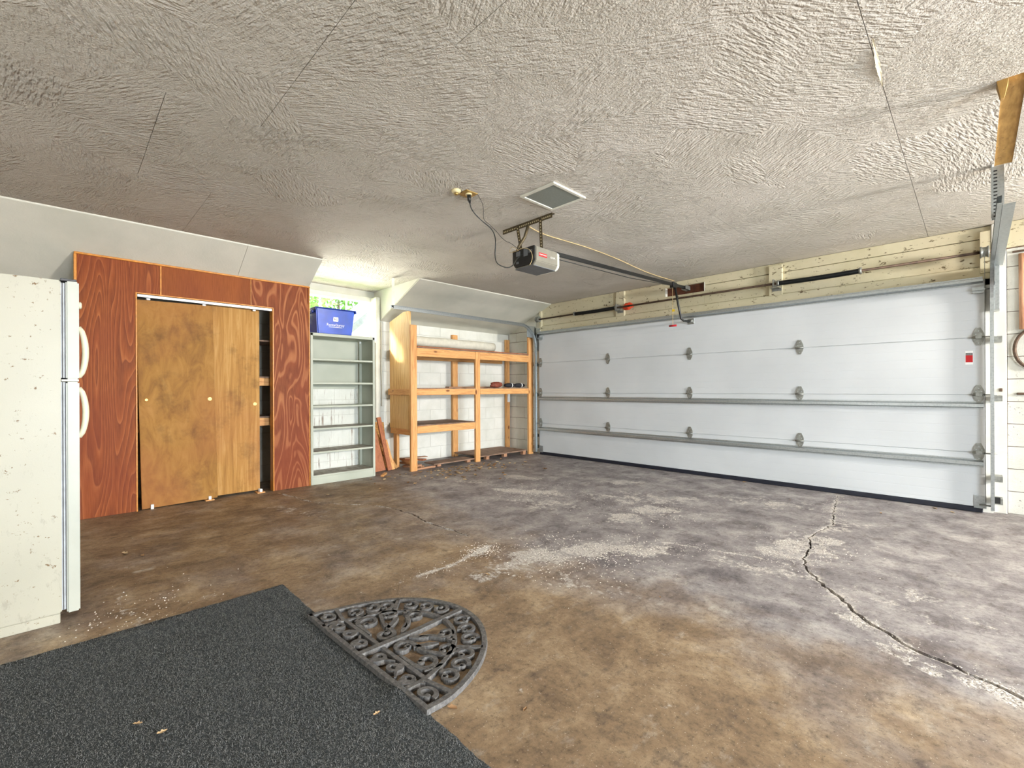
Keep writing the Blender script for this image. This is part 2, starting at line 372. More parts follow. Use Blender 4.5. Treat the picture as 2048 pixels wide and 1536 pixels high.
class MB:
    def __init__(s): s.v = []; s.f = []; s.sm = []
    def add(s, vs, fs, smooth=False, mat=None):
        k = len(s.v); s.v += [tuple(mat @ Vector(p)) if mat is not None else tuple(p) for p in vs]
        s.f += [tuple(i+k for i in f) for f in fs]; s.sm += [smooth]*len(fs); return s
    def box(s, x0, x1, y0, y1, z0, z1, mat=None):
        x0, x1 = min(x0, x1), max(x0, x1); y0, y1 = min(y0, y1), max(y0, y1); z0, z1 = min(z0, z1), max(z0, z1)
        return s.add([(x0, y0, z0), (x1, y0, z0), (x1, y1, z0), (x0, y1, z0), (x0, y0, z1), (x1, y0, z1), (x1, y1, z1), (x0, y1, z1)],
                     [(3, 2, 1, 0), (4, 5, 6, 7), (0, 1, 5, 4), (1, 2, 6, 5), (2, 3, 7, 6), (3, 0, 4, 7)], False, mat)
    def prism(s, poly, axis, a0, a1, smooth=False, mat=None):
        """poly: 2D points on the plane across axis (x: (y,z), y: (x,z), z: (x,y)), drawn from a0 to a1"""
        def P(p, a): return {'x': (a, p[0], p[1]), 'y': (p[0], a, p[1]), 'z': (p[0], p[1], a)}[axis]
        ar = sum(poly[i][0]*poly[(i+1) % len(poly)][1]-poly[(i+1) % len(poly)][0]*poly[i][1] for i in range(len(poly)))
        if (ar < 0) != (axis == 'y'): poly = poly[::-1]
        n = len(poly); a0, a1 = min(a0, a1), max(a0, a1)
        vs = [P(p, a0) for p in poly] + [P(p, a1) for p in poly]
        k = len(s.v); s.add(vs, [tuple(range(n-1, -1, -1)), tuple(range(n, 2*n))], False, mat)
        s.f += [(k+i, k+(i+1) % n, k+n+(i+1) % n, k+n+i) for i in range(n)]; s.sm += [smooth]*n
        return s
    def tube(s, pts, r, n=8, cap=True, closed=False):
        pts = [Vector(p) for p in pts]; rs = r if isinstance(r, (list, tuple)) else [r]*len(pts)
        k = len(s.v); m = len(pts); prev = None
        for i, p in enumerate(pts):
            a = pts[(i-1) % m] if (closed or i > 0) else p; b = pts[(i+1) % m] if (closed or i < m-1) else p
            t = (b-a).normalized() if (b-a).length > 1e-9 else Vector((0, 0, 1))
            if prev is None:
                u = t.cross(Vector((0, 0, 1)));
                if u.length < 1e-3: u = t.cross(Vector((1, 0, 0)))
            else: u = prev - t*prev.dot(t)
            u.normalize(); prev = u; w = t.cross(u)
            for j in range(n):
                an = 2*math.pi*j/n; s.v.append(tuple(p + (u*math.cos(an)+w*math.sin(an))*rs[i]))
        for i in range(m if closed else m-1):
            for j in range(n):
                i2 = (i+1) % m
                s.f.append((k+i*n+j, k+i*n+(j+1) % n, k+i2*n+(j+1) % n, k+i2*n+j)); s.sm.append(True)
        if cap and not closed:
            s.f.append(tuple(k+j for j in range(n-1, -1, -1))); s.f.append(tuple(k+(m-1)*n+j for j in range(n))); s.sm += [False, False]
        return s
    def cyl(s, p0, p1, r, n=12): return s.tube([p0, p1], r, n)
    def ribbon(s, pts, w, z0, z1, ws=None):
        """flat strip of width w following 2D pts, standing from z0 to z1"""
        pts = [Vector((p[0], p[1])) for p in pts]; m = len(pts); k = len(s.v)
        for i, p in enumerate(pts):
            a = pts[max(i-1, 0)]; b = pts[min(i+1, m-1)]; t = (b-a).normalized(); q = Vector((-t.y, t.x))*((ws[i] if ws else w)/2)
            hz = .8
            s.v += [(p.x+q.x, p.y+q.y, z0), (p.x-q.x, p.y-q.y, z0), (p.x-q.x*hz, p.y-q.y*hz, z1), (p.x+q.x*hz, p.y+q.y*hz, z1)]
        for i in range(m-1):
            a = k+4*i; b = a+4
            for j in range(4): s.f.append((a+j, a+(j+1) % 4, b+(j+1) % 4, b+j)); s.sm.append(False)
        s.f += [(k+3, k+2, k+1, k), (k+4*(m-1), k+4*(m-1)+1, k+4*(m-1)+2, k+4*(m-1)+3)]; s.sm += [False, False]
        return s
    def mesh(s, name, bevel=0., seg=1, fixn=False):
        me = bpy.data.meshes.new(name); me.from_pydata(s.v, [], s.f); me.update()
        if bevel > 0 or fixn:
            bm = bmesh.new(); bm.from_mesh(me)
            bmesh.ops.recalc_face_normals(bm, faces=bm.faces)
            if bevel > 0:
                es = [e for e in bm.edges if len(e.link_faces) == 2 and e.calc_face_angle(0) > .6]
                bmesh.ops.bevel(bm, geom=es, offset=bevel, segments=seg, affect='EDGES', clamp_overlap=True)
            bm.to_mesh(me); bm.free()
        else: me.polygons.foreach_set('use_smooth', s.sm)
        return me
    def build(s, name, mat, parent=None, bevel=0., seg=1, base=None, fixn=False):
        return link_mesh(name, s.mesh(name, bevel, seg, fixn), mat, parent, base)

def box(name, mat, parent, x0, x1, y0, y1, z0, z1, bevel=0., seg=1, base=None):
    return MB().box(x0, x1, y0, y1, z0, z1).build(name, mat, parent, bevel, seg, base)
def copy_of(o, parent, dloc=(0, 0, 0)):
    c = o.copy(); COL.objects.link(c)
    if parent is not None: c.parent = parent
    c.location = Vector(o.location)+Vector(dloc); ORG[c.name] = ORG[o.name]; return c
def struct(o): o['kind'] = 'structure'; return o
def rotm(p, ax, ang): return Matrix.Translation(p) @ Matrix.Rotation(ang, 4, ax) @ Matrix.Translation(-Vector(p))
def sstep(a, b, x):
    t = np.clip((x-a)/(b-a), 0, 1); return t*t*(3-2*t)

# ================================================================== STRUCTURE
XL, XR, YB, YF, ZC = -6.27, 5.0, -3.6, 6.10, 2.64
# ---- floor: triangulated slab with real open cracks; wear masks stored per vertex
CR = [([(-1.02, 5.89), (-0.941, 5.25), (-0.836, 4.567), (-0.867, 4.312), (-0.897, 4.059), (-0.847, 3.903), (-0.821, 3.685), (-0.783, 3.428), (-0.697, 3.268), (-0.558, 3.067), (-0.456, 2.922), (-0.38, 2.816), (-0.277, 2.738), (-0.183, 2.648), (-0.103, 2.625), (-0.028, 2.58), (0.042, 2.561), (0.127, 2.513), (0.238, 2.442), (0.6, 2.3), (1.1, 2.15)], .007, .027),
      ([(-5.367, 1.722), (-4.802, 1.805), (-4.479, 1.979), (-4.225, 2.172), (-3.911, 2.268), (-3.638, 2.29), (-3.313, 2.235), (-3.142, 2.243), (-2.991, 2.259), (-2.761, 2.255)], .016, .020),
      ([(-2.415, 1.543), (-2.387, 1.703), (-2.404, 1.898), (-2.466, 2.059), (-2.485, 2.2)], .003, .005),
      ([(-1.617, 3.189), (-1.453, 3.245), (-1.222, 3.288), (-1.076, 3.339), (-0.87, 3.354)], .005, .006),
      ([(-2.281, 1.33), (-2.33, 1.371), (-2.402, 1.424), (-2.453, 1.475)], .003, .002)]
def jag(pts, step=.035, amp=.014, seed=0):
    rr = random.Random(seed); out = []
    for a, b in zip(pts[:-1], pts[1:]):
        a = Vector(a); b = Vector(b); n = max(1, int((b-a).length/step)); q = Vector((-(b-a).y, (b-a).x)).normalized()
        for i in range(n): out.append(a.lerp(b, i/n) + q*rr.uniform(-amp, amp)*(0 if i == 0 else 1))
    out.append(Vector(pts[-1])); return out
CRACKS = []
for ci, (pts, w0, w1) in enumerate(CR):
    pl = jag(pts, seed=ci+3, amp=.012); n = len(pl); rr = random.Random(ci)
    ws = [(w0+(w1-w0)*i/(n-1))*rr.uniform(.6, 1.25) for i in range(n)]; ws[0] = ws[-1] = .0006
    CRACKS.append((pl, ws))
def seg_dist(P, pl):
    d = np.full(len(P), 1e9)
    for a, b in zip(pl[:-1], pl[1:]):
        a = np.array(a[:2]); b = np.array(b[:2]); ab = b-a; t = np.clip(((P-a)@ab)/(ab@ab+1e-12), 0, 1)
        d = np.minimum(d, np.hypot(*(P-(a+t[:, None]*ab)).T))
    return d
def build_floor():
    x0, x1, y0, y1 = XL-.2, XR, YB, YF+.15
    gx = np.arange(x0+.03, x1, .06); gy = np.arange(y0+.03, y1, .06)
    G = np.array([(x, y) for x in gx for y in gy]) + RNG.uniform(-.01, .01, (len(gx)*len(gy), 2))
    dmin = np.full(len(G), 1e9)
    for pl, ws in CRACKS: dmin = np.minimum(dmin, seg_dist(G, pl))
    pts = [Vector(p) for p in G[dmin > .035]]
    pts += [Vector(p) for p in ((x0, y0), (x1, y0), (x1, y1), (x0, y1))]; k = len(pts); edges = [(k-4, k-3), (k-3, k-2), (k-2, k-1), (k-1, k-4)]
    polys = []
    for pl, ws in CRACKS:
        n = len(pl); L = []; Rr = []
        for i in range(n):
            t = (pl[min(i+1, n-1)]-pl[max(i-1, 0)]).normalized(); q = Vector((-t.y, t.x))*ws[i]/2
            L.append(pl[i]+q); Rr.append(pl[i]-q)
        ring = L+Rr[::-1]; k = len(pts); pts += ring; m = len(ring)
        edges += [(k+i, k+(i+1) % m) for i in range(m)]; polys.append((pl, ws, ring))
        for i in range(n):                     # a fringe of points beside the crack for the spalled edge
            t = (pl[min(i+1, n-1)]-pl[max(i-1, 0)]).normalized(); q = Vector((-t.y, t.x))
            pts += [pl[i]+q*.03, pl[i]-q*.03]
    vo, eo, fo, ov, oe, of = delaunay_2d_cdt(pts, edges, [], 0, 1e-5)
    V = np.array([(v.x, v.y) for v in vo]); F = np.array([f for f in fo if len(f) == 3])
    Cc = V[F].mean(1); bad = np.zeros(len(F), bool)
    for pl, ws, ring in polys:
        near = np.where(seg_dist(Cc, pl) < .02)[0]
        rg = np.array([(p.x, p.y) for p in ring])
        for i in near:
            x, y = Cc[i]; xa, ya = rg[:, 0], rg[:, 1]; xb, yb = np.roll(xa, -1), np.roll(ya, -1)
            cr = ((ya > y) != (yb > y)) & (x < (xb-xa)*(y-ya)/(yb-ya+1e-15)+xa)
            if cr.sum() % 2: bad[i] = True
    F = F[~bad]
    me = bpy.data.meshes.new('floor'); me.from_pydata([(x, y, 0.) for x, y in V], [], [tuple(int(i) for i in f) for f in F]); me.update()
    bm = bmesh.new(); bm.from_mesh(me); bmesh.ops.recalc_face_normals(bm, faces=bm.faces)
    if bm.faces[0].normal.z < 0: bmesh.ops.reverse_faces(bm, faces=bm.faces)
    bd = [e for e in bm.edges if e.is_boundary]                      # walls of slab and cracks
    g = bmesh.ops.extrude_edge_only(bm, edges=bd); nv = [x for x in g['geom'] if isinstance(x, bmesh.types.BMVert)]
    for v in nv: v.co.z -= .05
    bm.to_mesh(me); bm.free()
    co = np.zeros(len(me.vertices)*3); me.vertices.foreach_get('co', co); P = co.reshape(-1, 3)[:, :2]
    sp = np.zeros(len(P))
    for (pl, ws), (wd, am) in zip(CRACKS, ((.06, .66), (.035, .55), (.05, .6), (.05, .6), (.02, .3))):
        sp = np.maximum(sp, am*(1-sstep(0, wd, seg_dist(P, pl))))
    def blob(x, y, rx, ry, a, rot=0.):
        c, s_ = math.cos(rot), math.sin(rot); dx, dy = P[:, 0]-x, P[:, 1]-y
        u = (dx*c+dy*s_)/rx; w = (-dx*s_+dy*c)/ry; return a*(1-sstep(.25, 1., np.hypot(u, w)))
    for b in [(-2.11, 2.34, .4, .26, .74, .9), (-1.92, 2.66, .38, .24, .74, .9), (-1.67, 2.93, .34, .22, .72, .9), (-2.12, 2.02, .3, .2, .5, .6), (-2.15, 1.83, .28, .18, .42, .5),
              (-2.115, 3.97, .42, .28, .66, 1.2), (-2.15, 3.59, .4, .25, .62, 1.2), (-2.16, 4.47, .45, .25, .55, 1.2), (-3.38, 3.76, .5, .28, .66, .4), (-3.7, 3.61, .4, .2, .6, .4), (-2.99, 4.88, .5, .3, .5, .6),
              (-.92, 3.8, .25, .4, .66, 0), (-.74, 3.9, .2, .5, .6, 0), (-.97, 3.55, .22, .28, .6, 0), (-.75, 4.6, .3, .5, .45, 0), (-.42, 2.78, .22, .1, .6, -.6), (-.22, 2.57, .3, .1, .6, -.5), (.02, 2.5, .3, .09, .6, -.3),
              (-3.05, .24, .5, .07, .52, .1), (-2.47, 2.1, .07, .28, .8, .2), (-2.4, 1.75, .05, .2, .6, 0), (-4.13, 4.2, .6, .3, .5, .3), (-1.5, 5.0, .9, .4, .46, .3), (-2.6, 4.2, .8, .5, .46, .9), (-3.0, 3.4, .7, .35, .44, .5), (-1.0, 3.1, .5, .3, .42, .2), (-.2, 3.2, .5, .4, .36), (-4.5, 3.6, .7, .3, .42, .4), (-1.6, 2.2, .5, .3, .36), (-4.4, 1.6, .9, .2, .36, .3)]: sp = np.maximum(sp, blob(*b))
    br = sstep(3.4, 1.6, P[:, 1])*.75 + .0*P[:, 0]; br = np.maximum(br, sstep(-3.2, -4.4, P[:, 0])*sstep(3.6, 2.2, P[:, 1])*.8); br = np.clip(br+blob(-1.2, 1.4, 1.2, .8, .35), 0, 1)
    wh = np.zeros(len(P))
    for b in [(-1.2, 2.29, .16, .1, .55), (-.92, 2.42, .2, .12, .6), (-3.73, .37, .07, .12, .85, .3), (-3.66, 1.02, .05, .12, .7, .2), (-4.5, .9, .5, .05, .5, .25), (-5.35, 3.22, .35, .10, .75, .2), (-2.9, 1.09, .03, .2, .6), (-3.35, 4.6, .03, .7, .6, .95),
              (-3.6, 3.2, .5, .25, .45, .3), (-1.35, 3.9, .5, .4, .3), (-.1, 3.6, .4, .4, .35), (-3.9, .33, .25, .03, .6, .2), (-4.2, 2.8, .5, .2, .4, .3)]: wh = np.maximum(wh, blob(*b))
    dk = np.zeros(len(P))
    for b in [(-4.9, 1.2, .8, .4, .6, .3), (-4.3, .6, .6, .3, .55), (-5.1, 4.6, .8, .5, .5), (-2.9, 3.1, .7, .4, .45, .5), (-1.4, 1.9, .6, .3, .5, .3), (-1.3, 4.1, .4, .3, .6), (-.3, 4.6, .5, .4, .5), (-3.6, 1.9, .7, .25, .5, .2), (-1.6, 1.5, .5, .25, .5)]: dk = np.maximum(dk, blob(*b))
    for nm, a in (('spall', sp), ('brown', br), ('white', wh), ('dark', dk)):
        at = me.attributes.new(nm, 'FLOAT', 'POINT'); at.data.foreach_set('value', a.astype(np.float32))
    fl = struct(link_mesh('floor', me, 'floor'))
    for pl, ws in CRACKS:                                            # dirt that fills the cracks, sunk below the slab's face
        n = len(pl); MB().ribbon(pl, 0, -.049, -.030, [w+.03 for w in ws]).build('crack_fill', 'crack', fl)
    return fl
FLOOR = build_floor()

# ---- ceiling: board sheets with open joints under a backing slab
ceil = struct(box('ceiling', 'mortar', None, XL-.35, XR, YB, YF+.15, ZC+.014, ZC+.12))
def sheet(x0, x1, y0, y1, g=.0014):
    box('ceiling_sheet', 'ceil', ceil, x0+g, x1-g, y0+g, y1-g, ZC, ZC+.014)
EY = YF+.1
cols = [(-5.2, -4.035, (.8, 3.24)), (-4.035, -2.83, (.37, 2.81)), (-2.83, -1.57, (.80, 3.335)), (-1.57, -.31, (1.216, 3.735))]
for x0, x1, ys in cols:
    e = [YB]+list(ys)+[EY]
    for a, b in zip(e[:-1], e[1:]): sheet(x0, x1, a, b)
sheet(-6.6, -5.2, 2.107, 3.40)                                          # over the window bay
sheet(-.31, .91, YB, .87); sheet(-.31, .91, .87, 3.25); sheet(-.31, .105, 3.25, 4.50); sheet(.185, .91, 3.25, 4.50); sheet(-.31, .91, 4.50, EY)
for a, b in ((YB, .4), (.4, 2.84), (2.84, 5.28), (5.28, EY)): sheet(.91, 2.13, a, b); sheet(2.13, 3.35, a, b); sheet(3.35, XR, a, b)
box('exposed_board', 'exposed', ceil, .10, .19, 3.24, 4.51, ZC+.006, ZC+.02)
MB().add([(.085, 3.25, ZC), (.125, 3.25, ZC), (.125, 3.33, ZC), (.085, 3.33, ZC), (.098, 3.262, ZC-.085), (.110, 3.262, ZC-.085), (.110, 3.318, ZC-.075), (.098, 3.318, ZC-.075)],
         [(0, 1, 2, 3), (7, 6, 5, 4), (4, 5, 1, 0), (5, 6, 2, 1), (6, 7, 3, 2), (7, 4, 0, 3)]).build('loose_board_flap', 'exposed', ceil)
# torn joint tape curling off the ceiling
tp = MB(); N_ = 16; vs_ = []
for i in range(N_+1):
    t = i/N_; y = 2.47+t*.42; x = -.297-.014*t; w = .006+.010*math.sin(math.pi*t)**2*(1 if t > .3 else .4)*(1+.4*math.sin(i*4.1)); s_ = .006*math.sin(math.pi*t)**1.5*(1+.3*math.sin(i*2.1))
    vs_ += [(x-w*.5, y, ZC-.001-s_*1.3), (x+w*.1, y, ZC-.001-s_*.4), (x+w*.5, y+.006*math.sin(i*3), ZC-.002)]
tp.add(vs_, [(3*i+j, 3*i+j+1, 3*i+j+4, 3*i+j+3) for i in range(N_) for j in range(2)]).build('torn_tape', 'plaster', ceil)
# bead along the break between ceiling and sloping soffits
box('ceiling_bead', 'white_paint', ceil, -5.212, -5.198, YB, 2.1, ZC-.006, ZC+.002)
box('ceiling_bead', 'white_paint', ceil, -5.205, -5.195, 3.42, YF, ZC-.005, ZC+.002)

# ---- sloping soffits along the left wall
def soffit(name, y0, y1, z1, jl):
    s = struct(MB().prism([(-5.2, ZC), (XL-.02, z1), (XL-.02, ZC+.01), (-5.2, ZC+.01)], 'y', y0, y1).build(name, 'mortar'))
    e = [y0]+jl+[y1]
    for a, b in zip(e[:-1], e[1:]):
        g = .0015
        MB().prism([(-5.2, ZC-.001), (XL-.01, z1-.001), (XL-.01, z1-.013), (-5.2, ZC-.013)], 'y', a+g, b-g).build('soffit_board', 'soffit', s)
    return s
soffit('ceiling_left_rear', YB, 2.107, 2.640-.598*1.09, [1.35])
soffit('ceiling_left_front', 3.40, YF, 2.19, [])
# ---- block walls
def blocks(parent, axis, plane, depth, u0, u1, z0, z1, mat, L=.405, H=.203, j=.007, off=0., clip=None):
    """each block a mesh of its own standing proud of the mortar backing"""
    cache = {}; z = z0; row = 0
    while z < z1-.02:
        h = min(H, z1-z); u = u0-(L/2 if row % 2 else 0)-off
        while u < u1-.01:
            a, b = max(u, u0), min(u+L, u1)
            if b-a > .03 and not (clip and clip(a, b, z, z+h)):
                key = (round(b-a, 3), round(h, 3))
                if key not in cache:
                    mb = MB()
                    if axis == 'x': mb.box(0, depth, j/6, b-a-j/6, j/3, h-j/3)
                    else: mb.box(j/6, b-a-j/6, -depth, 0, j/3, h-j/3)
                    me = mb.mesh('block', .0025); me.materials.append(M[mat]); cache[key] = me
                o = bpy.data.objects.new('block', cache[key]); COL.objects.link(o); o.parent = parent
                o.location = (plane, a, z) if axis == 'x' else (a, plane, z)
                o.location = Vector(o.location)-ORG[parent.name]; ORG[o.name] = ORG[parent.name]
            u += L
        z += H; row += 1
mb = MB(); mb.box(XL-.2, XL-.008, YB, 2.11, 0, 2.66); mb.box(XL-.2, XL-.008, 3.40, YF, 0, 2.66); mb.box(-6.66, XL-.008, 2.11, 3.40, 0, 1.84)
mb.box(-6.66, -6.46, 2.11, 3.40, 2.54, 2.66); mb.box(-6.66, XL-.2, 1.9, 2.11, 0, 2.66); mb.box(-6.66, XL-.2, 3.40, 3.6, 0, 2.66)
wl = struct(mb.build('wall_left', 'mortar'))
blocks(wl, 'x', XL-.008, .004, 3.385, YF, 0, 2.2, 'block', off=.1)
blocks(wl, 'x', XL-.008, .004, .1, 2.07, 0, 2.05, 'block')
# filled-in bay under the window, seen through the open shelves
inf = struct(box('wall_left_infill', 'mortar', None, -6.28, -5.998, 2.10, 2.99, 0, 1.838))
blocks(inf, 'x', -5.998, .004, 2.10, 2.99, 0, 1.80, 'block_stain', off=.13)
# bay cheek beside the window and header over it
struct(MB().prism([(-5.2, ZC), (-6.47, ZC), (-6.47, 2.19), (-6.26, 2.19)], 'y', 3.395, 3.405).build('wall_bay', 'soffit'))
struct(box('trim_1', 'soffit', None, -6.47, -6.45, 2.09, 3.40, 2.54, 2.645))
# patch of grey plaster left on the blocks
# ---- window over the steel shelves
win = struct(empty('window_1', (-6.46, 2.7, 1.85)))
fr = MB(); fr.box(-6.52, -6.40, 2.11, 3.40, 2.47, 2.54); fr.box(-6.52, -6.40, 2.11, 3.40, 1.84, 1.99); fr.box(-6.52, -6.40, 3.33, 3.40, 1.99, 2.47); fr.box(-6.52, -6.40, 2.11, 2.16, 1.99, 2.47)
fr.build('window_frame', 'white_paint', win, .004)
box('window_sill', 'white_paint', win, -6.47, -6.24, 2.11, 3.31, 1.842, 1.875, .004)
for y in (2.575, 2.965): box('muntin', 'white_paint', win, -6.475, -6.445, y-.009, y+.009, 1.99, 2.47)
for a, b in ((2.16, 2.566), (2.584, 2.956), (2.974, 3.33)): box('pane', 'glass', win, -6.462, -6.458, a, b, 1.99, 2.47)
# old jamb that runs from the window to the floor, with a cable stapled beside it
struct(box('trim_2', 'white_paint', None, -6.40, -6.245, 3.318, 3.385, 0, 2.53, .004))
# ---- door wall
HB = MB(); HB.box(XL-.1, -5.44, YF+.006, YF+.2, 0, 2.66); HB.box(.14, XR, YF+.006, YF+.2, 0, 2.66); HB.box(-5.44, .14, YF+.05, YF+.2, 2.14, 2.66)
wf = struct(HB.build('wall_front', 'dark_wood'))
box('header_board', 'board', wf, -5.44, .14, YF-.03, YF+.05, 2.135, 2.262, .004)
for a, b, c, d in ((-5.44, -3.07, 2.268, 2.636), (-2.515, .14, 2.268, 2.52), (-2.515, .14, 2.526, 2.636), (-3.07, -2.515, 2.268, 2.445), (-3.07, -2.515, 2.566, 2.636)):
    box('header_board', 'board', wf, a, b, YF-.004, YF+.05, c, d, .003)
for x in (-3.075, -2.520): box('hole_stop', 'white_paint', wf, x, x+.012, YF-.006, YF+.05, 2.445, 2.566)
blocks(wf, 'y', YF+.006, .004, XL, -5.44, 0, 2.2, 'block', off=.2)
box('pier_board', 'soffit', wf, XL, -5.44, YF-.002, YF+.006, 2.205, 2.636)
blocks(wf, 'y', YF+.006, .012, .215, 1.25, 0, 2.40, 'block_peel', off=.02)
box('plaster_face', 'block', wf, 1.25, XR, YF-.002, YF+.006, 0, 2.40)
box('header_board', 'board', wf, .21, XR, YF-.03, YF+.006, 2.405, 2.636, .003)
struct(box('trim_3', 'chipped', None, .118, .212, YF-.05, YF+.02, 0, 2.636, .004))
struct(box('trim_4', 'chipped', None, -5.475, -5.42, YF-.05, YF+.02, 0, 2.2, .004))
struct(box('trim_5', 'chipped', None, .055, .125, 6.008, 6.05, 0, 2.136)); struct(box('trim_6', 'chipped', None, -5.42, -5.335, 6.008, 6.05, 0, 2.136)); struct(box('trim_7', 'board', None, -5.42, .125, 6.008, 6.066, 2.08, 2.150))
# pads that carry the spring bearings
for a, b, y0, z0, z1 in ((-3.86, -3.715, YF-.045, 2.25, 2.628), (-1.725, -1.585, YF-.045, 2.25, 2.612), (.045, .115, YF-.045, 2.20, 2.585), (-5.435, -5.395, YF-.05, 2.25, 2.53)):
    box('bearing_pad', 'board', wf, a, b, y0, YF+.01, z0, z1, .003)
# ---- right wall with its window and added door opening, rear wall (behind the camera)
mb = MB(); mb.box(XR, XR+.2, YB, .05, 0, 2.66); mb.box(XR, XR+.2, .05, 2.35, 2.1, 2.66); mb.box(XR, XR+.2, 2.35, 4.17, 0, 2.66); mb.box(XR, XR+.2, 5.23, YF+.2, 0, 2.66); mb.box(XR, XR+.2, 4.17, 5.23, 0, 1.8); mb.box(XR, XR+.2, 4.17, 5.23, 2.45, 2.66)
struct(mb.build('wall_right', 'block'))
w2 = struct(empty('window_2', (XR+.1, 4.7, 1.8))); mb = MB()
for y in (4.17, 5.18): mb.box(XR+.08, XR+.16, y, y+.05, 1.8, 2.45)
for z in (1.8, 2.40): mb.box(XR+.08, XR+.16, 4.22, 5.18, z, z+.05)
mb.build('window_frame', 'white_paint', w2); box('pane', 'glass', w2, XR+.118, XR+.122, 4.22, 5.18, 1.85, 2.40)
mb = MB(); mb.box(XL-.2, -2.75, YB-.2, YB, 0, 2.66); mb.box(-.45, XR+.2, YB-.2, YB, 0, 2.66); mb.box(-2.75, -.45, YB-.2, YB, 0, .82); mb.box(-2.75, -.45, YB-.2, YB, 2.08, 2.66)
struct(mb.build('wall_back', 'block'))
w3 = struct(empty('added_window_3', (-1.6, YB-.1, .82))); mb = MB()  # unseen rear window, added to carry the fill lamp
for x in (-2.75, -.51): mb.box(x, x+.06, YB-.16, YB-.08, .82, 2.08)
for z in (.82, 2.03): mb.box(-2.69, -.51, YB-.16, YB-.08, z, z+.05)
mb.build('window_frame', 'white_paint', w3); box('pane', 'glass', w3, -2.69, -.51, YB-.122, YB-.118, .87, 2.03)
# ---- outdoors seen through the window
struct(box('ground', 'lawn', None, -40, -6.7, -20, 30, -.3, -.02))

# ================================================================== THINGS
# ---- refrigerator at the left
t = empty('refrigerator', (-3.55, -.35, 0), 'scuffed cream refrigerator with rust spots beside the grey carpet', 'refrigerator')
box('cabinet', 'fridge', t, -3.93, -3.175, -.76, -.008, .05, 1.70, .006, 2)
box('base_panel', 'fridge', t, -3.92, -3.179, -.76, -.014, 0, .049, .003)
box('gasket', 'gasket', t, -3.92, -3.187, -.008, .009, 1.215, 1.69)
box('gasket', 'gasket', t, -3.92, -3.187, -.008, .009, .06, 1.195)
for z0, z1 in ((1.215, 1.69), (.06, 1.195)): box('gasket_lip', 'gasket_dark', t, -3.92, -3.184, -.004, .0, z0, z1); box('gasket_lip', 'gasket_dark', t, -3.92, -3.184, .006, .0095, z0, z1)
box('hinge_divider', 'handle', t, -3.92, -3.176, -.006, .056, 1.198, 1.208)
box('top_hinge_cover', 'gasket_dark', t, -3.30, -3.18, -.01, .05, 1.70, 1.712, .003)
def fdoor(z0, z1, h0, h1, pk):
    d = box('door', 'fridge_door', t, -3.93, -3.176, .0095, .058, z0, z1, .006, 2)
    pts = []
    for i in range(13):
        a = i/12; bow = math.sin(math.pi*min(1, max(0, a)))**.55; pts.append((-3.205, .056+.026*bow, h0+(h1-h0)*a))
    mb = MB(); mb.tube(pts, [.011+.003*math.sin(math.pi*i/12) for i in range(13)], 10); mb.build('handle', 'handle', d)
    return d
d = fdoor(1.208, 1.70, 1.185+.035, 1.475, 0); fdoor(.042, 1.196, .915, 1.165, 1)
MB().tube([(-3.2, .055, 1.585), (-3.2, .066, 1.585), (-3.2, .069, 1.585)], [.018, .018, .010], 12).build('emblem_button', 'handle', d)

# ---- built-in closet
FX = -5.59
t = empty('built_in_closet', (-5.9, 1.1, 0), 'reddish plywood built-in closet with two sliding slab doors', 'closet')
MB().prism([(.088, .002), (.495, .002), (.495, 2.085), (.678, 2.085), (.678, 2.37), (.088, 2.37)], 'x', FX-.02, FX).build('plywood_panel', 'ply_l', t)
MB().prism([(.690, 2.085), (1.472, 2.085), (1.472, 2.37), (.690, 2.37)], 'x', FX-.02, FX).build('plywood_panel', 'ply_h', t)
MB().prism([(1.482, 2.085), (1.70, 2.085), (1.70, .002), (2.095, .002), (2.095, 2.37), (1.482, 2.37)], 'x', FX-.02, FX).build('plywood_panel', 'ply_r', t)
box('top_trim', 'trim_o', t, FX-.02, FX+.012, .07, 2.11, 2.37, 2.388, .003)
box('edge_trim', 'trim_o', t, FX-.02, FX+.012, .068, .088, .0, 2.37, .003)
box('edge_trim', 'trim_o', t, FX-.02, FX+.008, 2.095, 2.107, .0, 2.37, .002)
box('seam_strip', 'trim_o', t, FX-.01, FX+.005, .677, .690, 2.085, 2.37, .002); box('seam_strip', 'trim_o', t, FX-.015, FX+.001, 1.474, 1.480, 2.085, 2.37)
box('casing', 'trim_o', t, FX-.05, FX+.010, .490, .502, .0, 2.085, .002); box('casing', 'trim_o', t, FX-.10, FX+.006, 1.695, 1.707, .0, 2.085, .002); box('casing', 'trim_o', t, FX-.05, FX+.006, .490, 1.707, 2.076, 2.088, .002)
box('door_track', 'galv', t, FX-.055, FX-.006, .503, 1.694, 2.046, 2.075, .003)
box('side_wall', 'dark_wood', t, XL, FX-.02, 2.075, 2.095, 0, 2.0); box('side_wall', 'dark_wood', t, XL, FX-.02, .088, .108, 0, 2.0)
MB().prism([(FX-.02, 2.0), (FX-.02, 2.36), (XL, 2.0)], 'y', 2.075, 2.095).build('side_wall_gable', 'dark_wood', t)
for z in (1.71, 1.20, .74):
    box('interior_shelf', 'deck', t, XL, FX-.16, .11, 2.07, z+.09 if z < 1.5 else z, (z+.09 if z < 1.5 else z)+.016)
    if z < 1.5: box('shelf_ledger', 'pine_y', t, FX-.20, FX-.16, .11, 2.07, z, z+.088, .002)
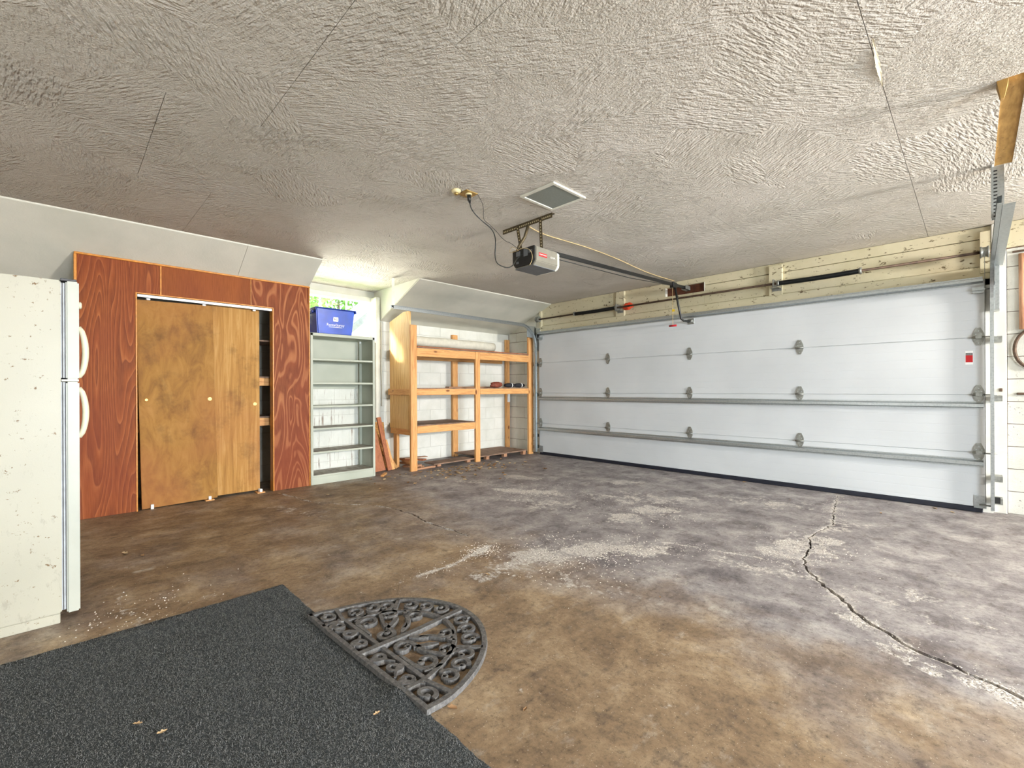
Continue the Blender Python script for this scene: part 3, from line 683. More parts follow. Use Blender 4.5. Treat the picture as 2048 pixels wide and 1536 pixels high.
def sdoor(y0, y1, z0, z1, x0, x1, mat, tilt, pulls, lab):
    m = rotm((x0, (y0+y1)/2, 1.0), 'X', tilt)
    d = MB().box(x0, x1, y0, y1, z0, z1, m).build('sliding_door', mat, t, .002); d['label'] = lab
    for (y, z, r) in pulls:
        mb = MB(); mb.tube([(x1-.002, y, z), (x1+.003, y, z)], r, 20); mb.tube([(x1+.003, y, z), (x1+.0035, y, z)], r*.7, 20); mb.build('finger_pull', 'brass', d)
    return d
sdoor(.515, 1.140, .012, 2.030, FX-.050, FX-.024, 'slab1', R(1.1), [(.572, 1.06, .012), (1.092, 1.06, .018)], 'left sliding door, mottled golden brown, hanging askew')
sdoor(1.06, 1.578, .026, 2.045, FX-.095, FX-.070, 'slab2', 0, [(1.530, .996, .018)], 'right sliding door, paler straight grain')
for y in (.575, 1.03, 1.50): box('track_roller', 'white_print', t, FX-.040, FX-.020, y, y+.03, 2.028, 2.045, .003)
for i, (y, w) in enumerate(((.60, 0), (1.075, 1), (1.560, 1))):
    box('floor_guide', 'white_print', t, FX-.022, FX-.002, y, y+.024, .010 if w else 0, .045, .002)
    if w: box('guide_shim', 'pine_x', t, FX-.10, FX+.012, y-.03, y+.05, 0, .012, .002)
box('floor_guide', 'white_print', t, FX-.055, FX-.035, 1.556, 1.576, .01, .045, .002)

# ---- steel shelf unit under the window
SX = -5.60
t = empty('steel_shelf_unit', (-5.78, 2.53, 0), 'tall grey-green steel shelf unit with stained open back', 'shelf unit')
y0, y1 = 2.115, 2.952
for y in (y0, y1-.012):
    mb = MB(); mb.box(SX-.37, SX, y, y+.012, 0, 1.84) if y == y0 else mb.box(SX-.37, SX, y, y+.012, 0, 1.84)
    mb.build('side_panel', 'shelf', t)
for y in (y0, y1-.03): box('front_stile', 'shelf', t, SX-.004, SX+.012, y, y+.03, 0, 1.84, .002)
box('top', 'shelf', t, SX-.37, SX+.012, y0, y1, 1.806, 1.842, .003)
for z in (1.53, 1.24, .955, .683, .395, .113):
    s = box('shelf', 'shelf', t, SX-.365, SX+.006, y0+.012, y1-.013, z-.022, z, .002)
    box('dusty_top', 'shelf_top' if z < .9 else 'shelf', s, SX-.362, SX+.002, y0+.013, y1-.014, z, z+.001)
box('kick_plate', 'shelf', t, SX-.002, SX+.008, y0+.012, y1-.013, .0, .091, .002)
box('back_panel', 'shelf', t, SX-.372, SX-.366, y0, y1-.06, 1.16, 1.806)
box('back_stile', 'shelf', t, SX-.372, SX-.340, y1-.045, y1-.012, 0, 1.806)
mb = MB(); mb.box(SX-.32, SX-.30, y1-.06, y1-.04, 1.78, 1.806); mb.build('shelf_clip', 'white_print', t)

# ---- blue bin on top
bx0, bx1, by0, by1, bz0, bz1 = -5.95, -5.64, 2.205, 2.700, 1.843, 2.165
t = empty('storage_bin', ((bx0+bx1)/2, (by0+by1)/2, bz0), 'blue plastic storage bin standing on top of the steel shelves', 'bin')
tp_ = .028
def frust(mb, x0, x1, y0, y1, z0, z1, tp): mb.add([(x0+tp, y0+tp, z0), (x1-tp, y0+tp, z0), (x1-tp, y1-tp, z0), (x0+tp, y1-tp, z0), (x0, y0, z1), (x1, y0, z1), (x1, y1, z1), (x0, y1, z1)], [(3, 2, 1, 0), (4, 5, 6, 7), (0, 1, 5, 4), (1, 2, 6, 5), (2, 3, 7, 6), (3, 0, 4, 7)])
mb = MB(); frust(mb, bx0, bx1, by0, by1, bz0, bz1, tp_); tub = mb.build('tub', 'blue', t, .012, 3)
mb = MB(); mb.box(bx0-.012, bx1+.012, by0-.012, by1+.012, bz1-.008, bz1+.006); mb.box(bx0-.014, bx1+.014, by1+.0, by1+.016, bz1-.035, bz1-.005); mb.box(bx0-.014, bx1+.014, by0-.016, by0, bz1-.035, bz1-.005); mb.build('rim', 'blue_dk', t, .003)
for y in (by0+.045, by1-.125):
    k = .026
    MB().prism([(y, bz1-.02), (y+.08, bz1-.02), (y+.066, bz0+.03), (y+.014, bz0+.03)], 'x', bx1-.03, bx1-.0035, mat=rotm((bx1, y, bz1), 'Y', math.atan2(tp_, bz1-bz0))).build('stacking_rib', 'blue', t, .004)
MB().box(bx0+.06, bx1-.06, by0-.035, by0-.006, bz1-.06, bz1-.03).build('lid_handle', 'blue_dk', t, .006)
def text(name, s, mat, parent, M4, size, depth=.0012):
    c = bpy.data.curves.new(name, 'FONT'); c.body = s; c.size = size; c.extrude = depth; c.align_x = 'CENTER'; c.align_y = 'CENTER'; c.resolution_u = 2
    o = bpy.data.objects.new(name, c); COL.objects.link(o); dg = bpy.context.evaluated_depsgraph_get(); dg.update()
    me = bpy.data.meshes.new_from_object(o.evaluated_get(dg)); bpy.data.objects.remove(o); bpy.data.curves.remove(c)
    me.transform(M4); me.materials.clear(); return link_mesh(name, me, mat, parent)
# a frame that faces +X: text right = +Y, up = +Z
FXm = Matrix(((0, 0, 1, 0), (1, 0, 0, 0), (0, 1, 0, 0), (0, 0, 0, 1)))
ymid = (by0+by1)/2; tl = Matrix.Rotation(-math.atan2(tp_, bz1-bz0)*-1, 4, 'Y')
def on_bin(y, z): return Matrix.Translation((bx1-tp_*(bz1-z)/(bz1-bz0)+.002, y, z)) @ Matrix.Rotation(math.atan2(tp_, bz1-bz0), 4, 'Y') @ FXm
bd = MB(); bd.prism([(-.03, -.026), (.03, -.026), (.034, 0), (.03, .03), (-.03, .03), (-.034, 0)], 'z', -.001, .0012, mat=on_bin(ymid, 2.035)); bd.build('badge', 'white_print', t)
text('badge_lettering', 'BiG', 'black_print', t, on_bin(ymid, 2.037) @ Matrix.Translation((0, 0, .0015)), .034)
text('lettering', 'RentaGuroy', 'white_print', t, on_bin(ymid, 1.965), .046)
MB().box(-.085, .085, -.003, .003, -.001, .001, on_bin(ymid, 1.938)).build('lettering_rule', 'white_print', t)

# ---- pine shelving in the corner
t = empty('wooden_shelving', (-5.85, 4.7, 0), 'rough pine shelving with plywood end panel in the far corner', 'shelving')
PX = -5.50
for y0, y1, z1 in ((3.448, 3.548, 2.055), (4.622, 4.716, 1.735), (5.84, 5.95, 2.065)): box('post', 'pine_z', t, PX-.042, PX, y0, y1, 0, z1, .003)
for y0, y1, z1 in ((4.715, 4.825, 2.075), (5.975, 6.07, 2.08)): box('back_post', 'pine_z', t, XL+.01, XL+.055, y0, y1, 0, z1, .003)
box('back_post', 'pine_z', t, -6.07, -5.975, 3.50, 3.545, 0, .60, .003)
for z0, z1, ya, yb in ((1.618, 1.735, 3.55, 5.838), (1.066, 1.155, 3.55, 5.838), (.526, .628, 3.55, 4.62)):
    gap = 4.621 if ya < 4.62 < yb - .1 else None
    for a, b in (((ya, 4.62), (4.718, yb)) if gap else ((ya, yb),)): box('rail', 'pine_y', t, PX-.040, PX-.002, a, b, z0, z1, .003)
    box('back_rail', 'pine_y', t, XL+.06, XL+.1, 3.56, yb, z0, z1-.01, .003)
    box('deck', 'deck', t, XL+.02, PX-.0025, 3.552, yb, z1+.0005, z1+.016, .002)
box('top_board', 'redpine_y', t, PX-.06, PX+.006, 3.552, 5.838, 1.752, 1.764, .002)
box('floor_board', 'deck', t, -5.80, PX-.04, 3.86, 4.62, .040, .058, .003); box('floor_board', 'deck', t, XL+.08, PX-.02, 4.725, 5.80, .062, .082, .003)
for x, y, h in ((-5.62, 3.95, .04), (-5.60, 4.5, .04), (-5.6, 4.9, .062), (-5.6, 5.3, .062), (-5.56, 5.72, .062), (-6.1, 5.1, .062), (-6.1, 5.6, .062)): box('spacer_block', 'oldpine_x', t, x-.04, x+.03, y, y+.07, 0, h, .003)
MB().prism([(-6.10, .585), (-5.545, .585), (-5.545, 2.255), (-5.72, 2.255), (-6.10, 2.15)], 'y', 3.462, 3.478).build('end_panel', 'ply_light', t)
box('batten', 'pine_x', t, -6.12, PX-.044, 3.443, 3.461, 1.068, 1.158, .003); box('batten', 'pine_x', t, -6.07, PX-.044, 3.452, 3.498, .505, .584, .003)
box('wall_bracket', 'white_print', t, XL+.056, XL+.075, 6.0, 6.06, .90, 1.06, .003)
for y in (3.8, 5.2): box('cradle_block', 'oldpine_x', t, -6.16, -6.02, y, y+.09, 1.7515, 1.8265, .003)
# things on the shelving
mb = MB(); pts = [(-6.09, 3.62+.106*i, 1.905+.004*math.sin(i)) for i in range(19)]; mb.tube(pts, .078, 20); r_ = mb.build('paper_roll', 'paper', None, base=(-6.09, 4.6, 1.827)); tag(r_, 'long cream roll lying on the top shelf of the pine shelving', 'roll')
t2 = tag(MB().box(-5.93, -5.83, 4.35, 5.42, 1.1715, 1.192).build('loose_plank', 'oldpine_y', None, .003, base=(-5.88, 4.88, 1.1715)), 'thin loose plank lying on the middle pine shelf', 'plank')
def lump(name, mat, c, r, label, cat, seed, squash=1., group=None):
    bm = bmesh.new(); bmesh.ops.create_icosphere(bm, subdivisions=3, radius=1.)
    for v in bm.verts:
        p = v.co.copy(); k = 1+.35*mnoise.noise(p*1.7+Vector((seed, 0, 0)))+.12*mnoise.noise(p*4.5+Vector((0, seed, 0)))
        v.co = Vector((p.x*r[0]*k, p.y*r[1]*k, max(-r[2]*squash, p.z*r[2]*k)))
    zmin = min(v.co.z for v in bm.verts)
    me = bpy.data.meshes.new(name); bm.to_mesh(me); bm.free(); me.polygons.foreach_set('use_smooth', [True]*len(me.polygons))
    me.transform(Matrix.Translation((c[0], c[1], c[2]-zmin))); return tag(link_mesh(name, me, mat, None, c), label, cat, group)
DZ = 1.1715
lump('work_glove', 'rust_cloth', (-5.66, 5.21, DZ), (.05, .13, .048), 'crumpled rust-brown work glove on the middle pine shelf', 'glove', 3.)
def bundle(yc, lab, seed):
    t = empty('cloth_bundle', (-5.60, yc, DZ), lab, 'bundle')
    mb = MB(); pts = [(-5.60+.006*math.sin(i*1.3+seed), yc-.12+.024*i, DZ+.040) for i in range(11)]
    mb.tube(pts, [.012+.026*math.sin(math.pi*(i+.3)/10.6)**.5 for i in range(11)], 12); mb.build('rolled_cloth', 'black_cloth', t)
    MB().tube([(-5.60, yc+.03, DZ+.041), (-5.60, yc+.05, DZ+.041)], .0405, 14).build('white_band', 'white_print', t)
bundle(5.46, 'black rolled cloth with white band beside the rust-brown glove', 1.); bundle(5.70, 'black rolled cloth with white band nearest the corner post', 2.)
# scrap boards leaning between the steel shelves and the end panel
def lean(name, mat, p0, p1, w, th, wdir, label, cat='board', w1=None, group=None):
    p0 = Vector(p0); p1 = Vector(p1); ax = (p1-p0).normalized(); wd = Vector(wdir); wd = (wd-ax*wd.dot(ax)).normalized(); nn = ax.cross(wd)
    w1 = w if w1 is None else w1; vs = []
    for p, ww in ((p0, w), (p1, w1)):
        for a, b in ((-1, -1), (1, -1), (1, 1), (-1, 1)): vs.append(p+wd*a*ww/2+nn*b*th/2)
    z = min(v.z for v in vs); vs = [v-Vector((0, 0, min(0, z))) if z < 0 else v for v in vs]
    mb = MB(); mb.add(vs, [(3, 2, 1, 0), (4, 5, 6, 7), (0, 1, 5, 4), (1, 2, 6, 5), (2, 3, 7, 6), (3, 0, 4, 7)])
    o = mb.build(name, mat, None, .002, base=p0, fixn=True); return tag(o, label, cat, group)
lean('scrap_board', 'redpine_z', (-5.83, 3.155, 0), (-6.10, 3.085, 1.0), .165, .014, (0, 1, 0), 'wide reddish board leaning right beside the steel shelves', w1=.05)
lean('scrap_board', 'osb', (-6.02, 3.30, 0), (-6.21, 3.33, .66), .17, .012, (0, 1, 0), 'flaked orange board standing behind the leaning scraps')
lean('scrap_board', 'redpine_z', (-5.80, 3.285, 0), (-6.03, 3.235, .74), .062, .03, (0, 1, 0), 'narrow reddish stud scrap leaning upright before the flaked board')
lean('scrap_board', 'pine_z', (-5.86, 3.43, 0), (-6.10, 3.20, .56), .04, .012, (0, 1, .2), 'thin pale lath slanting behind the narrow stud scrap')
lean('scrap_board', 'pine_z', (-5.83, 3.36, 0), (-5.95, 3.30, .42), .05, .012, (0, 1, 0), 'short pale lath leaning before the shelving leg')
# pile of offcuts on the floor under the shelving
piles = [((-5.94, 3.60, .015), (-5.66, 3.74, .015), .09, .028, 'oldpine_x', 'offcut at the bottom of the pile under the end panel'),
         ((-6.08, 3.64, .045), (-5.64, 3.68, .045), .08, .026, 'oldpine_x', 'second offcut up in the pile under the end panel'),
         ((-6.1, 3.70, .072), (-5.68, 3.60, .072), .09, .024, 'pine_x', 'pale third offcut crossing the pile under the end panel'),
         ((-6.12, 3.62, .100), (-5.75, 3.84, .100), .10, .02, 'redpine_x', 'reddish topmost board of the pile under the end panel'),
         ((-5.95, 3.60, .125), (-5.92, 3.98, .118), .08, .012, 'oldpine_y', 'thin grey slat lying across the top of the offcut pile'),
         ((-5.57, 3.58, .014), (-5.585, 3.90, .014), .035, .026, 'oldpine_y', 'long narrow stick on the floor behind the first pine post'),
         ((-5.47, 2.985, .012), (-5.62, 3.12, .012), .04, .022, 'pine_y', 'short pale stick on the floor at the steel shelf foot')]
for p0, p1, w, th, m, lab in piles: lean('wood_offcut', m, p0, p1, w, th, (-(Vector(p1)-Vector(p0)).y, (Vector(p1)-Vector(p0)).x, 0), lab, 'offcut')

# ---- garage door
DY = 5.96
t = empty('garage_door', (-2.64, 5.98, 0), 'white closed sectional garage door across the far wall', 'garage door')
XD0, XD1 = -5.362, .078
zs = [.05, .546, 1.076, 1.601, 2.13]
for a, b in zip(zs[:-1], zs[1:]): box('door_panel', 'door', t, XD0, XD1, DY, DY+.045, a+.0015, b-.0015, .003)
for z in zs[1:4]: box('seam_tongue', 'door', t, XD0+.004, XD1-.004, DY+.012, DY+.034, z-.008, z+.008)
box('bottom_seal', 'rubber', t, XD0+.01, XD1-.02, DY-.004, DY+.04, .0, .049, .006)
def strut(z0, z1, pr=.055):
    pf = [(DY, z0-.012), (DY-.006, z0-.012), (DY-.006, z0), (DY-pr, z0+.012), (DY-pr, z1-.012), (DY-.006, z1), (DY-.006, z1+.012), (DY, z1+.012)]
    MB().prism(pf, 'x', XD0+.01, XD1-.015).build('strut', 'galv', t)
strut(.955, 1.005, .05); strut(.425, .478, .05); strut(2.092, 2.140, .06)
def hinge(x, z, end):
    mb = MB(); w = .038
    up = [(-w, .0), (w, .0), (w*.95, .03), (.014, .082), (-.014, .082), (-w*.95, .03)]
    mb.prism([(x+a, z+.006+b) for a, b in up], 'y', DY-.010, DY-.0005)
    mb.prism([(x+a*.95, z-.006-b*.82) for a, b in up], 'y', DY-.007, DY-.0005)
    mb.cyl((x-w-.004, DY-.016, z), (x+w+.004, DY-.016, z), .010, 10); mb.box(x-w, x+w, DY-.018, DY-.004, z+.004, z+.016)
    o = mb.build('hinge', 'steel_dull', t)
    for b in ((0, .058), (-.018, .028), (.018, .028), (0, -.052)): MB().tube([(x+b[0], DY-.009, z+b[1]), (x+b[0], DY-.015, z+b[1])], .0055, 6).build('hinge_bolt', 'galv', o)
    if end:
        MB().tube([(x+w*end, DY-.03, z), (x+end*.115, DY-.03, z)], .0055, 8).build('roller_stem', 'steel_dull', o)
        mb = MB(); mb.box(x-.02, x+.02, DY-.042, DY-.004, z-.014, z+.018); mb.build('roller_bracket', 'steel_dull', o)
for zz in zs[1:4]:
    for x, e in ((-5.325, -1), (-3.94, 0), (-2.66, 0), (-1.385, 0), (.034, 1)): hinge(x, zz, e)
for x, e in ((-5.32, -1), (.035, 1)):
    mb = MB(); mb.box(x-.042, x+.042, DY-.012, DY, 2.01, 2.06); mb.box(x-.042, x+.042, DY-.04, DY-.006, 2.026, 2.040); mb.box(x-.03, x+.03, DY-.035, DY-.006, 2.0, 2.010); o = mb.build('top_bracket', 'galv', t)
    MB().tube([(x, DY-.03, 2.033), (x+e*.10, DY-.03, 2.033)], .0055, 8).build('roller_stem', 'steel_dull', o)
    mb = MB(); mb.box(x-.035, x+.045, DY-.006, DY, .045, .155); mb.box(x-.035, x+.045, DY-.03, DY, .045, .052); o = mb.build('bottom_bracket', 'galv', t)
    MB().tube([(x, DY-.025, .075), (x+e*.09, DY-.025, .075)], .007, 8).build('roller_stem', 'steel_dull', o)
lb = box('warning_label', 'white_print', t, -.052, -.001, DY-.0015, DY, 1.355, 1.482); box('label_red_field', 'red_print', lb, -.050, -.003, DY-.0022, DY-.0015, 1.376, 1.440); box('label_black_band', 'black_print', lb, -.050, -.003, DY-.0022, DY-.0015, 1.441, 1.460)
# a frame that faces -Y: text right = +X, up = +Z
FYm = Matrix(((1, 0, 0, 0), (0, 0, -1, 0), (0, 1, 0, 0), (0, 0, 0, 1)))
text('label_lettering', 'WARNING', 'white_print', lb, Matrix.Translation((-.0265, DY-.0025, 1.450)) @ FYm, .0115, .0003)

# ---- door tracks
def sweepX(name, x, path, prof, mat, parent):
    """profile (a along +X, b along the in-plane normal) swept along a YZ path"""
    n = len(path); k = len(prof); mb = MB()
    vs = []
    for i, (y, z) in enumerate(path):
        a = Vector(path[max(i-1, 0)]); b = Vector(path[min(i+1, n-1)]); tt = (b-a).normalized(); nn = Vector((-tt.y, tt.x))
        for u, w in prof: vs.append((x+u, y+nn.x*w, z+nn.y*w))
    fs = [(i*k+j, i*k+(j+1) % k, (i+1)*k+(j+1) % k, (i+1)*k+j) for i in range(n-1) for j in range(k)]
    fs += [tuple(range(k-1, -1, -1)), tuple((n-1)*k+j for j in range(k))]
    mb.add(vs, fs); return mb.build(name, mat, parent, fixn=True)
def track(x, side, zh, yend, zend, label, ybend=5.50):
    t = empty('door_track', (x, 5.9, 0), label, 'track', 'garage door tracks')
    yv = DY-.045; path = [(yv, .04), (yv, 1.2), (yv, zh-.36)]
    for i in range(1, 11):
        a = i/11*math.pi/2; path.append((yv-.36*(1-math.cos(a)), zh-.36+.36*math.sin(a)))
    path += [(yv-.36, zh), (yv-.36-(yv-.36-yend)*.5, zh+(zend-zh)*.5), (yend, zend)]
    s = side; w, d, th = .024, .026, .003     # C-section, open towards the door
    prof = [(s*w*0, -d), (s*w, -d), (s*w, d), (0, d), (0, d-.006), (s*(w-th), d-th), (s*(w-th), -d+th), (0, -d+.006)]
    sweepX('rail', x, path, prof, 'galv', t)
    for z in (.10, .30, 1.02, 1.55): mb = MB(); mb.box(x+s*.022, x+s*.075, yv+.0, YF-.05, z, z+.05); mb.build('jamb_bracket', 'steel_dull', t)
    box('flag_bracket', 'galv', t, x+s*.024, x+s*.062, yv-.01, YF-.05, zh-.42, zh-.02, .002); box('flag_gusset', 'galv', t, x+s*.024, x+s*.029, yv-.20, yv+.02, zh-.20, zh+.0)
    return t
t = track(-5.395, -1, 2.245, 3.135, 2.247, 'left galvanised door track hung in front of the pine shelving')
box('hanger_strap', 'white_paint', t, -5.435, -5.429, 3.118, 3.158, 2.25, ZC+.0)
box('splice_angle', 'galv', t, -5.434, -5.429, 3.10, 3.42, 2.235, 2.272)
t = track(.106, 1, 2.255, 4.10, 2.300, 'right galvanised door track running overhead towards the viewer')
mb = MB(); mb.prism([(5.86, 2.215), (5.86, 2.285), (4.12, 2.335), (4.12, 2.268)], 'x', .131, .135); mb.prism([(5.86, 2.215), (5.86, 2.219), (4.12, 2.272), (4.12, 2.268)], 'x', .135, .185); mb.build('reinforcing_angle', 'galv', t)
mb = MB(); mb.box(.088, .092, 4.44, 4.50, 2.28, ZC); mb.box(.092, .150, 4.496, 4.50, 2.28, ZC); hg = mb.build('punched_hanger', 'galv', t)
for i in range(14): box('hanger_slot', 'black_print', hg, .100, .118, 4.4945, 4.4958, 2.30+i*.0235, 2.309+i*.0235)
mb = MB(); mb.box(.112, .165, 5.905, 5.93, .11, .165); mb.build('cable_bracket', 'black', t)
# ---- torsion spring shaft
SY, SZ = 5.965, 2.374
t = empty('torsion_spring_shaft', (-2.64, SY, SZ), 'torsion shaft with two black springs above the garage door', 'spring shaft')
MB().tube([(-5.46, SY, SZ-.004), (.178, SY, SZ)], .0127, 10).build('shaft', 'brown_iron', t)
def coil(xa, xb):
    pts = []; rs = []; n = 120
    for i in range(n+1): pts.append((xa+(xb-xa)*i/n, SY, SZ-.002-.006*math.sin(math.pi*i/n))); rs.append(.0285 if i % 2 else .0255)
    o = MB().tube(pts, rs, 12).build('spring', 'spring', t)
    for x in (xa, xb): MB().tube([(x-.012, SY, SZ), (x+.012, SY, SZ)], .034, 14).build('spring_cone', 'steel_dull', o)
coil(-4.58, -3.80); coil(-1.60, -.83)
for x in (-5.39, .075):
    s = -1 if x < 0 else 1
    MB().tube([(x-.03, SY, SZ), (x-.02, SY, SZ), (x-.012, SY, SZ), (x+.012, SY, SZ), (x+.02, SY, SZ), (x+.03, SY, SZ)], [.052, .052, .044, .044, .052, .052], 18).build('cable_drum', 'steel_dull', t)
    MB().tube([(x, SY-.045, SZ), (x+.0, DY-.022, .10)], .0022, 6).build('lift_cable', 'steel_dull', t)
for x in (-3.775, -1.64):
    mb = MB(); mb.box(x-.012, x+.0, SY-.04, YF-.045, SZ-.045, SZ+.045); mb.box(x-.05, x+.05, YF-.053, YF-.045, SZ-.075, SZ-.045); mb.box(x-.045, x+.04, SY-.01, YF-.045, SZ-.05, SZ-.044); mb.build('bearing_bracket', 'steel_dull', t)
# cloth stuffed behind the shaft
lump('orange_cloth', 'orange_cloth', (-3.63, 6.03, 2.325), (.085, .032, .055), 'crumpled orange-red cloth stuffed behind the spring shaft', 'cloth', 5.)

# ---- garage door opener
OX0, OX1, OY0, OY1, OZ0, OZ1 = -2.87, -2.60, 2.845, 3.17, 2.205, 2.365
t = empty('garage_door_opener', (-2.735, 3.0, ZC), 'grey and black garage door opener hanging from the ceiling', 'opener')
cz = .045
MB().prism([(OX0, OZ1), (OX1, OZ1), (OX1, OZ0+cz*.8), (OX1-cz*.7, OZ0), (OX0+cz*.7, OZ0), (OX0, OZ0+cz*.8)], 'y', OY0+.012, OY1-.03).build('housing', 'op_grey', t, .005, 2)
MB().prism([(OX0+.02, OZ0-.002), (OX1-.025, OZ0-.002), (OX1-.025, OZ0+.004), (OX0+.02, OZ0+.004)], 'y', OY0+.01, OY1-.03).build('underside', 'op_under', t)
bp = MB().prism([(OX0+.003, OZ1+.004), (OX1-.006, OZ1+.004), (OX1-.006, OZ0+.05), (OX1-.04, OZ0+.012), (OX0+.04, OZ0+.012), (OX0+.003, OZ0+.05)], 'y', OY0-.004, OY0+.0125).build('control_panel', 'black', t, .003)
MB().prism([(OX0+.012, OZ1-.004), (OX1-.006, OZ1-.004), (OX1-.006, OZ0+cz*.8), (OX1-cz*.75, OZ0+.004), (OX0+cz*.75, OZ0+.004), (OX0+.012, OZ0+cz*.8)], 'y', OY1-.031, OY1+.01).build('light_lens', 'lens_white', t, .008, 2)
for x, z, w, h in ((OX0+.05, OZ1-.055, .05, .04), (OX0+.14, OZ1-.07, .05, .07), (OX0+.20, OZ1-.05, .04, .025), (OX0+.05, OZ0+.04, .03, .018)): box('panel_label', 'op_under', bp, x, x+w, OY0-.0052, OY0-.0038, z, z+h)
fr_ = lambda y, z: Matrix.Translation((OX1+.0008, y, z)) @ FXm
lb = MB().box(-.052, .052, -.0155, .0155, 0, .0012, fr_(2.945, 2.300)).build('brand_plate', 'red_print', t)
text('brand_lettering', 'CRAFTSMAN', 'white_print', lb, fr_(2.945, 2.300) @ Matrix.Translation((0, 0, .0015)), .0165, .0004)
text('power_lettering', '1/2 H.P.', 'white_print', t, fr_(3.075, 2.300), .021, .0006)
ab = MB(); ab.box(-3.10, -2.495, 2.945, 2.949, ZC-.042, ZC); ab.box(-3.10, -2.495, 2.949, 2.985, ZC-.004, ZC); ab = ab.build('ceiling_angle', 'dark_iron', t)
for i in range(26): box('angle_hole', 'ivory', ab, -3.085+i*.0225, -3.076+i*.0225, 2.9435, 2.9449, ZC-.030, ZC-.018)
def strap(p0, p1, w=.032):
    p0 = Vector(p0); p1 = Vector(p1); d = p1-p0; m = MB(); n = Vector((0, 1, 0)); u = d.normalized().cross(n).normalized()
    vs = []
    for p in (p0, p1):
        for a, b in ((-1, -1), (1, -1), (1, 1), (-1, 1)): vs.append(p+u*a*w/2+n*b*.002)
    m.add(vs, [(3, 2, 1, 0), (4, 5, 6, 7), (0, 1, 5, 4), (1, 2, 6, 5), (2, 3, 7, 6), (3, 0, 4, 7)]); o = m.build('hanger_strap', 'dark_iron', t, fixn=True)
    k = int(d.length/.026)
    for i in range(1, k): c = p0+d*(i/k); box('strap_hole', 'ivory', o, c.x-.004, c.x+.004, c.y-.0034, c.y-.0021, c.z-.006, c.z+.006)
strap((-2.905, 2.942, ZC-.01), (-2.850, 2.942, OZ1-.01)); strap((-2.625, 2.942, ZC-.015), (-2.612, 2.942, OZ1-.005))
MB().tube([(-2.775, 2.95, ZC-.035), (-2.80, 2.93, 2.50), (-2.845, 2.90, 2.42), (-2.85, 2.88, OZ1)], .014, 10).build('flexible_conduit', 'dark_iron', t)
RX = -2.735
a0, a1 = Vector((RX, 3.16, 2.405)), Vector((RX, 5.98, 2.508))
def bar(name, mat, p0, p1, w, h):
    p0 = Vector(p0); p1 = Vector(p1); d = (p1-p0).normalized(); u = Vector((1, 0, 0)); u = (u-d*u.dot(d)).normalized(); n = u.cross(d)
    vs = [p+u*a*w/2+n*b*h/2 for p in (p0, p1) for a, b in ((-1, -1), (1, -1), (1, 1), (-1, 1))]
    m = MB(); m.add(vs, [(3, 2, 1, 0), (4, 5, 6, 7), (0, 1, 5, 4), (1, 2, 6, 5), (2, 3, 7, 6), (3, 0, 4, 7)]); return m.build(name, mat, t, fixn=True)
bar('rail', 'black', a0, a1, .022, .034)
MB().tube([a0+Vector((.012, .02, -.05)), a0.lerp(a1, .5)+Vector((.012, 0, -.058)), a0.lerp(a1, .86)+Vector((.012, 0, -.022))], .004, 6).build('chain', 'cord', t)
tr = a0.lerp(a1, .885)
MB().box(RX-.028, RX+.028, tr.y-.05, tr.y+.05, tr.z-.045, tr.z+.026).build('trolley', 'black', t, .004)
MB().tube([(RX+.01, tr.y+.02, tr.z-.03), (RX+.03, tr.y+.07, 2.24), (RX+.05, tr.y+.11, 2.06), (RX+.07, tr.y+.14, 2.032), (RX+.10, DY-.03, 2.035)], .0135, 8).build('door_arm', 'black', t)
mb = MB(); mb.box(RX+.06, RX+.13, DY-.05, DY-.002, 2.02, 2.055); mb.box(RX+.05, RX+.14, DY-.008, DY-.001, 2.0, 2.075); mb.build('door_arm_bracket', 'steel_dull', t, .003)
mb = MB(); mb.box(RX-.03, RX+.03, 5.95, 6.09, 2.475, 2.482); mb.box(RX-.03, RX-.025, 5.95, 6.09, 2.475, 2.535); mb.box(RX+.025, RX+.03, 5.95, 6.09, 2.475, 2.535); mb.build('header_bracket', 'steel_dull', t)
MB().tube([(RX, tr.y-.03, tr.z-.04), (RX+.002, tr.y-.03, 2.2), (RX+.004, tr.y-.03, 1.972)], .0028, 6).build('release_rope', 'wire_tan', t)
MB().tube([(RX-.045, tr.y-.03, 1.958), (RX+.052, tr.y-.03, 1.958)], .0125, 10).build('release_handle', 'red', t)
MB().box(RX-.005, RX+.03, tr.y-.034, tr.y-.030, 2.14, 2.17).build('release_tag', 'yellow', t)
# ---- ceiling fittings
t = empty('ceiling_outlet', (-2.70, 2.20, ZC), 'square brassy outlet plate on the ceiling with a plug in it', 'outlet')
box('cover_plate', 'brass', t, -2.755, -2.645, 2.145, 2.255, ZC-.007, ZC, .002)
MB().tube([(-2.69, 2.20, ZC-.006), (-2.69, 2.20, ZC-.016)], .026, 14).build('receptacle', 'ivory', t)
t = empty('lamp_socket', (-2.715, 2.10, ZC), 'small round ivory bulb socket on the ceiling beside the outlet', 'socket')
MB().tube([(-2.715, 2.10, ZC), (-2.715, 2.10, ZC-.012), (-2.715, 2.10, ZC-.022)], [.036, .034, .022], 18).build('socket_base', 'ivory', t)
MB().tube([(-2.715, 2.10, ZC-.021), (-2.715, 2.10, ZC-.034)], .014, 12).build('socket_cup', 'brass', t)
cord = [(-2.69, 2.203, 2.612), (-2.711, 2.239, 2.548), (-2.712, 2.29, 2.504), (-2.701, 2.352, 2.466), (-2.683, 2.42, 2.423), (-2.69, 2.464, 2.384), (-2.711, 2.494, 2.335), (-2.74, 2.515, 2.244), (-2.758, 2.547, 2.197), (-2.755, 2.601, 2.174), (-2.743, 2.664, 2.17), (-2.739, 2.72, 2.201), (-2.74, 2.769, 2.262), (-2.746, 2.842, 2.318)]
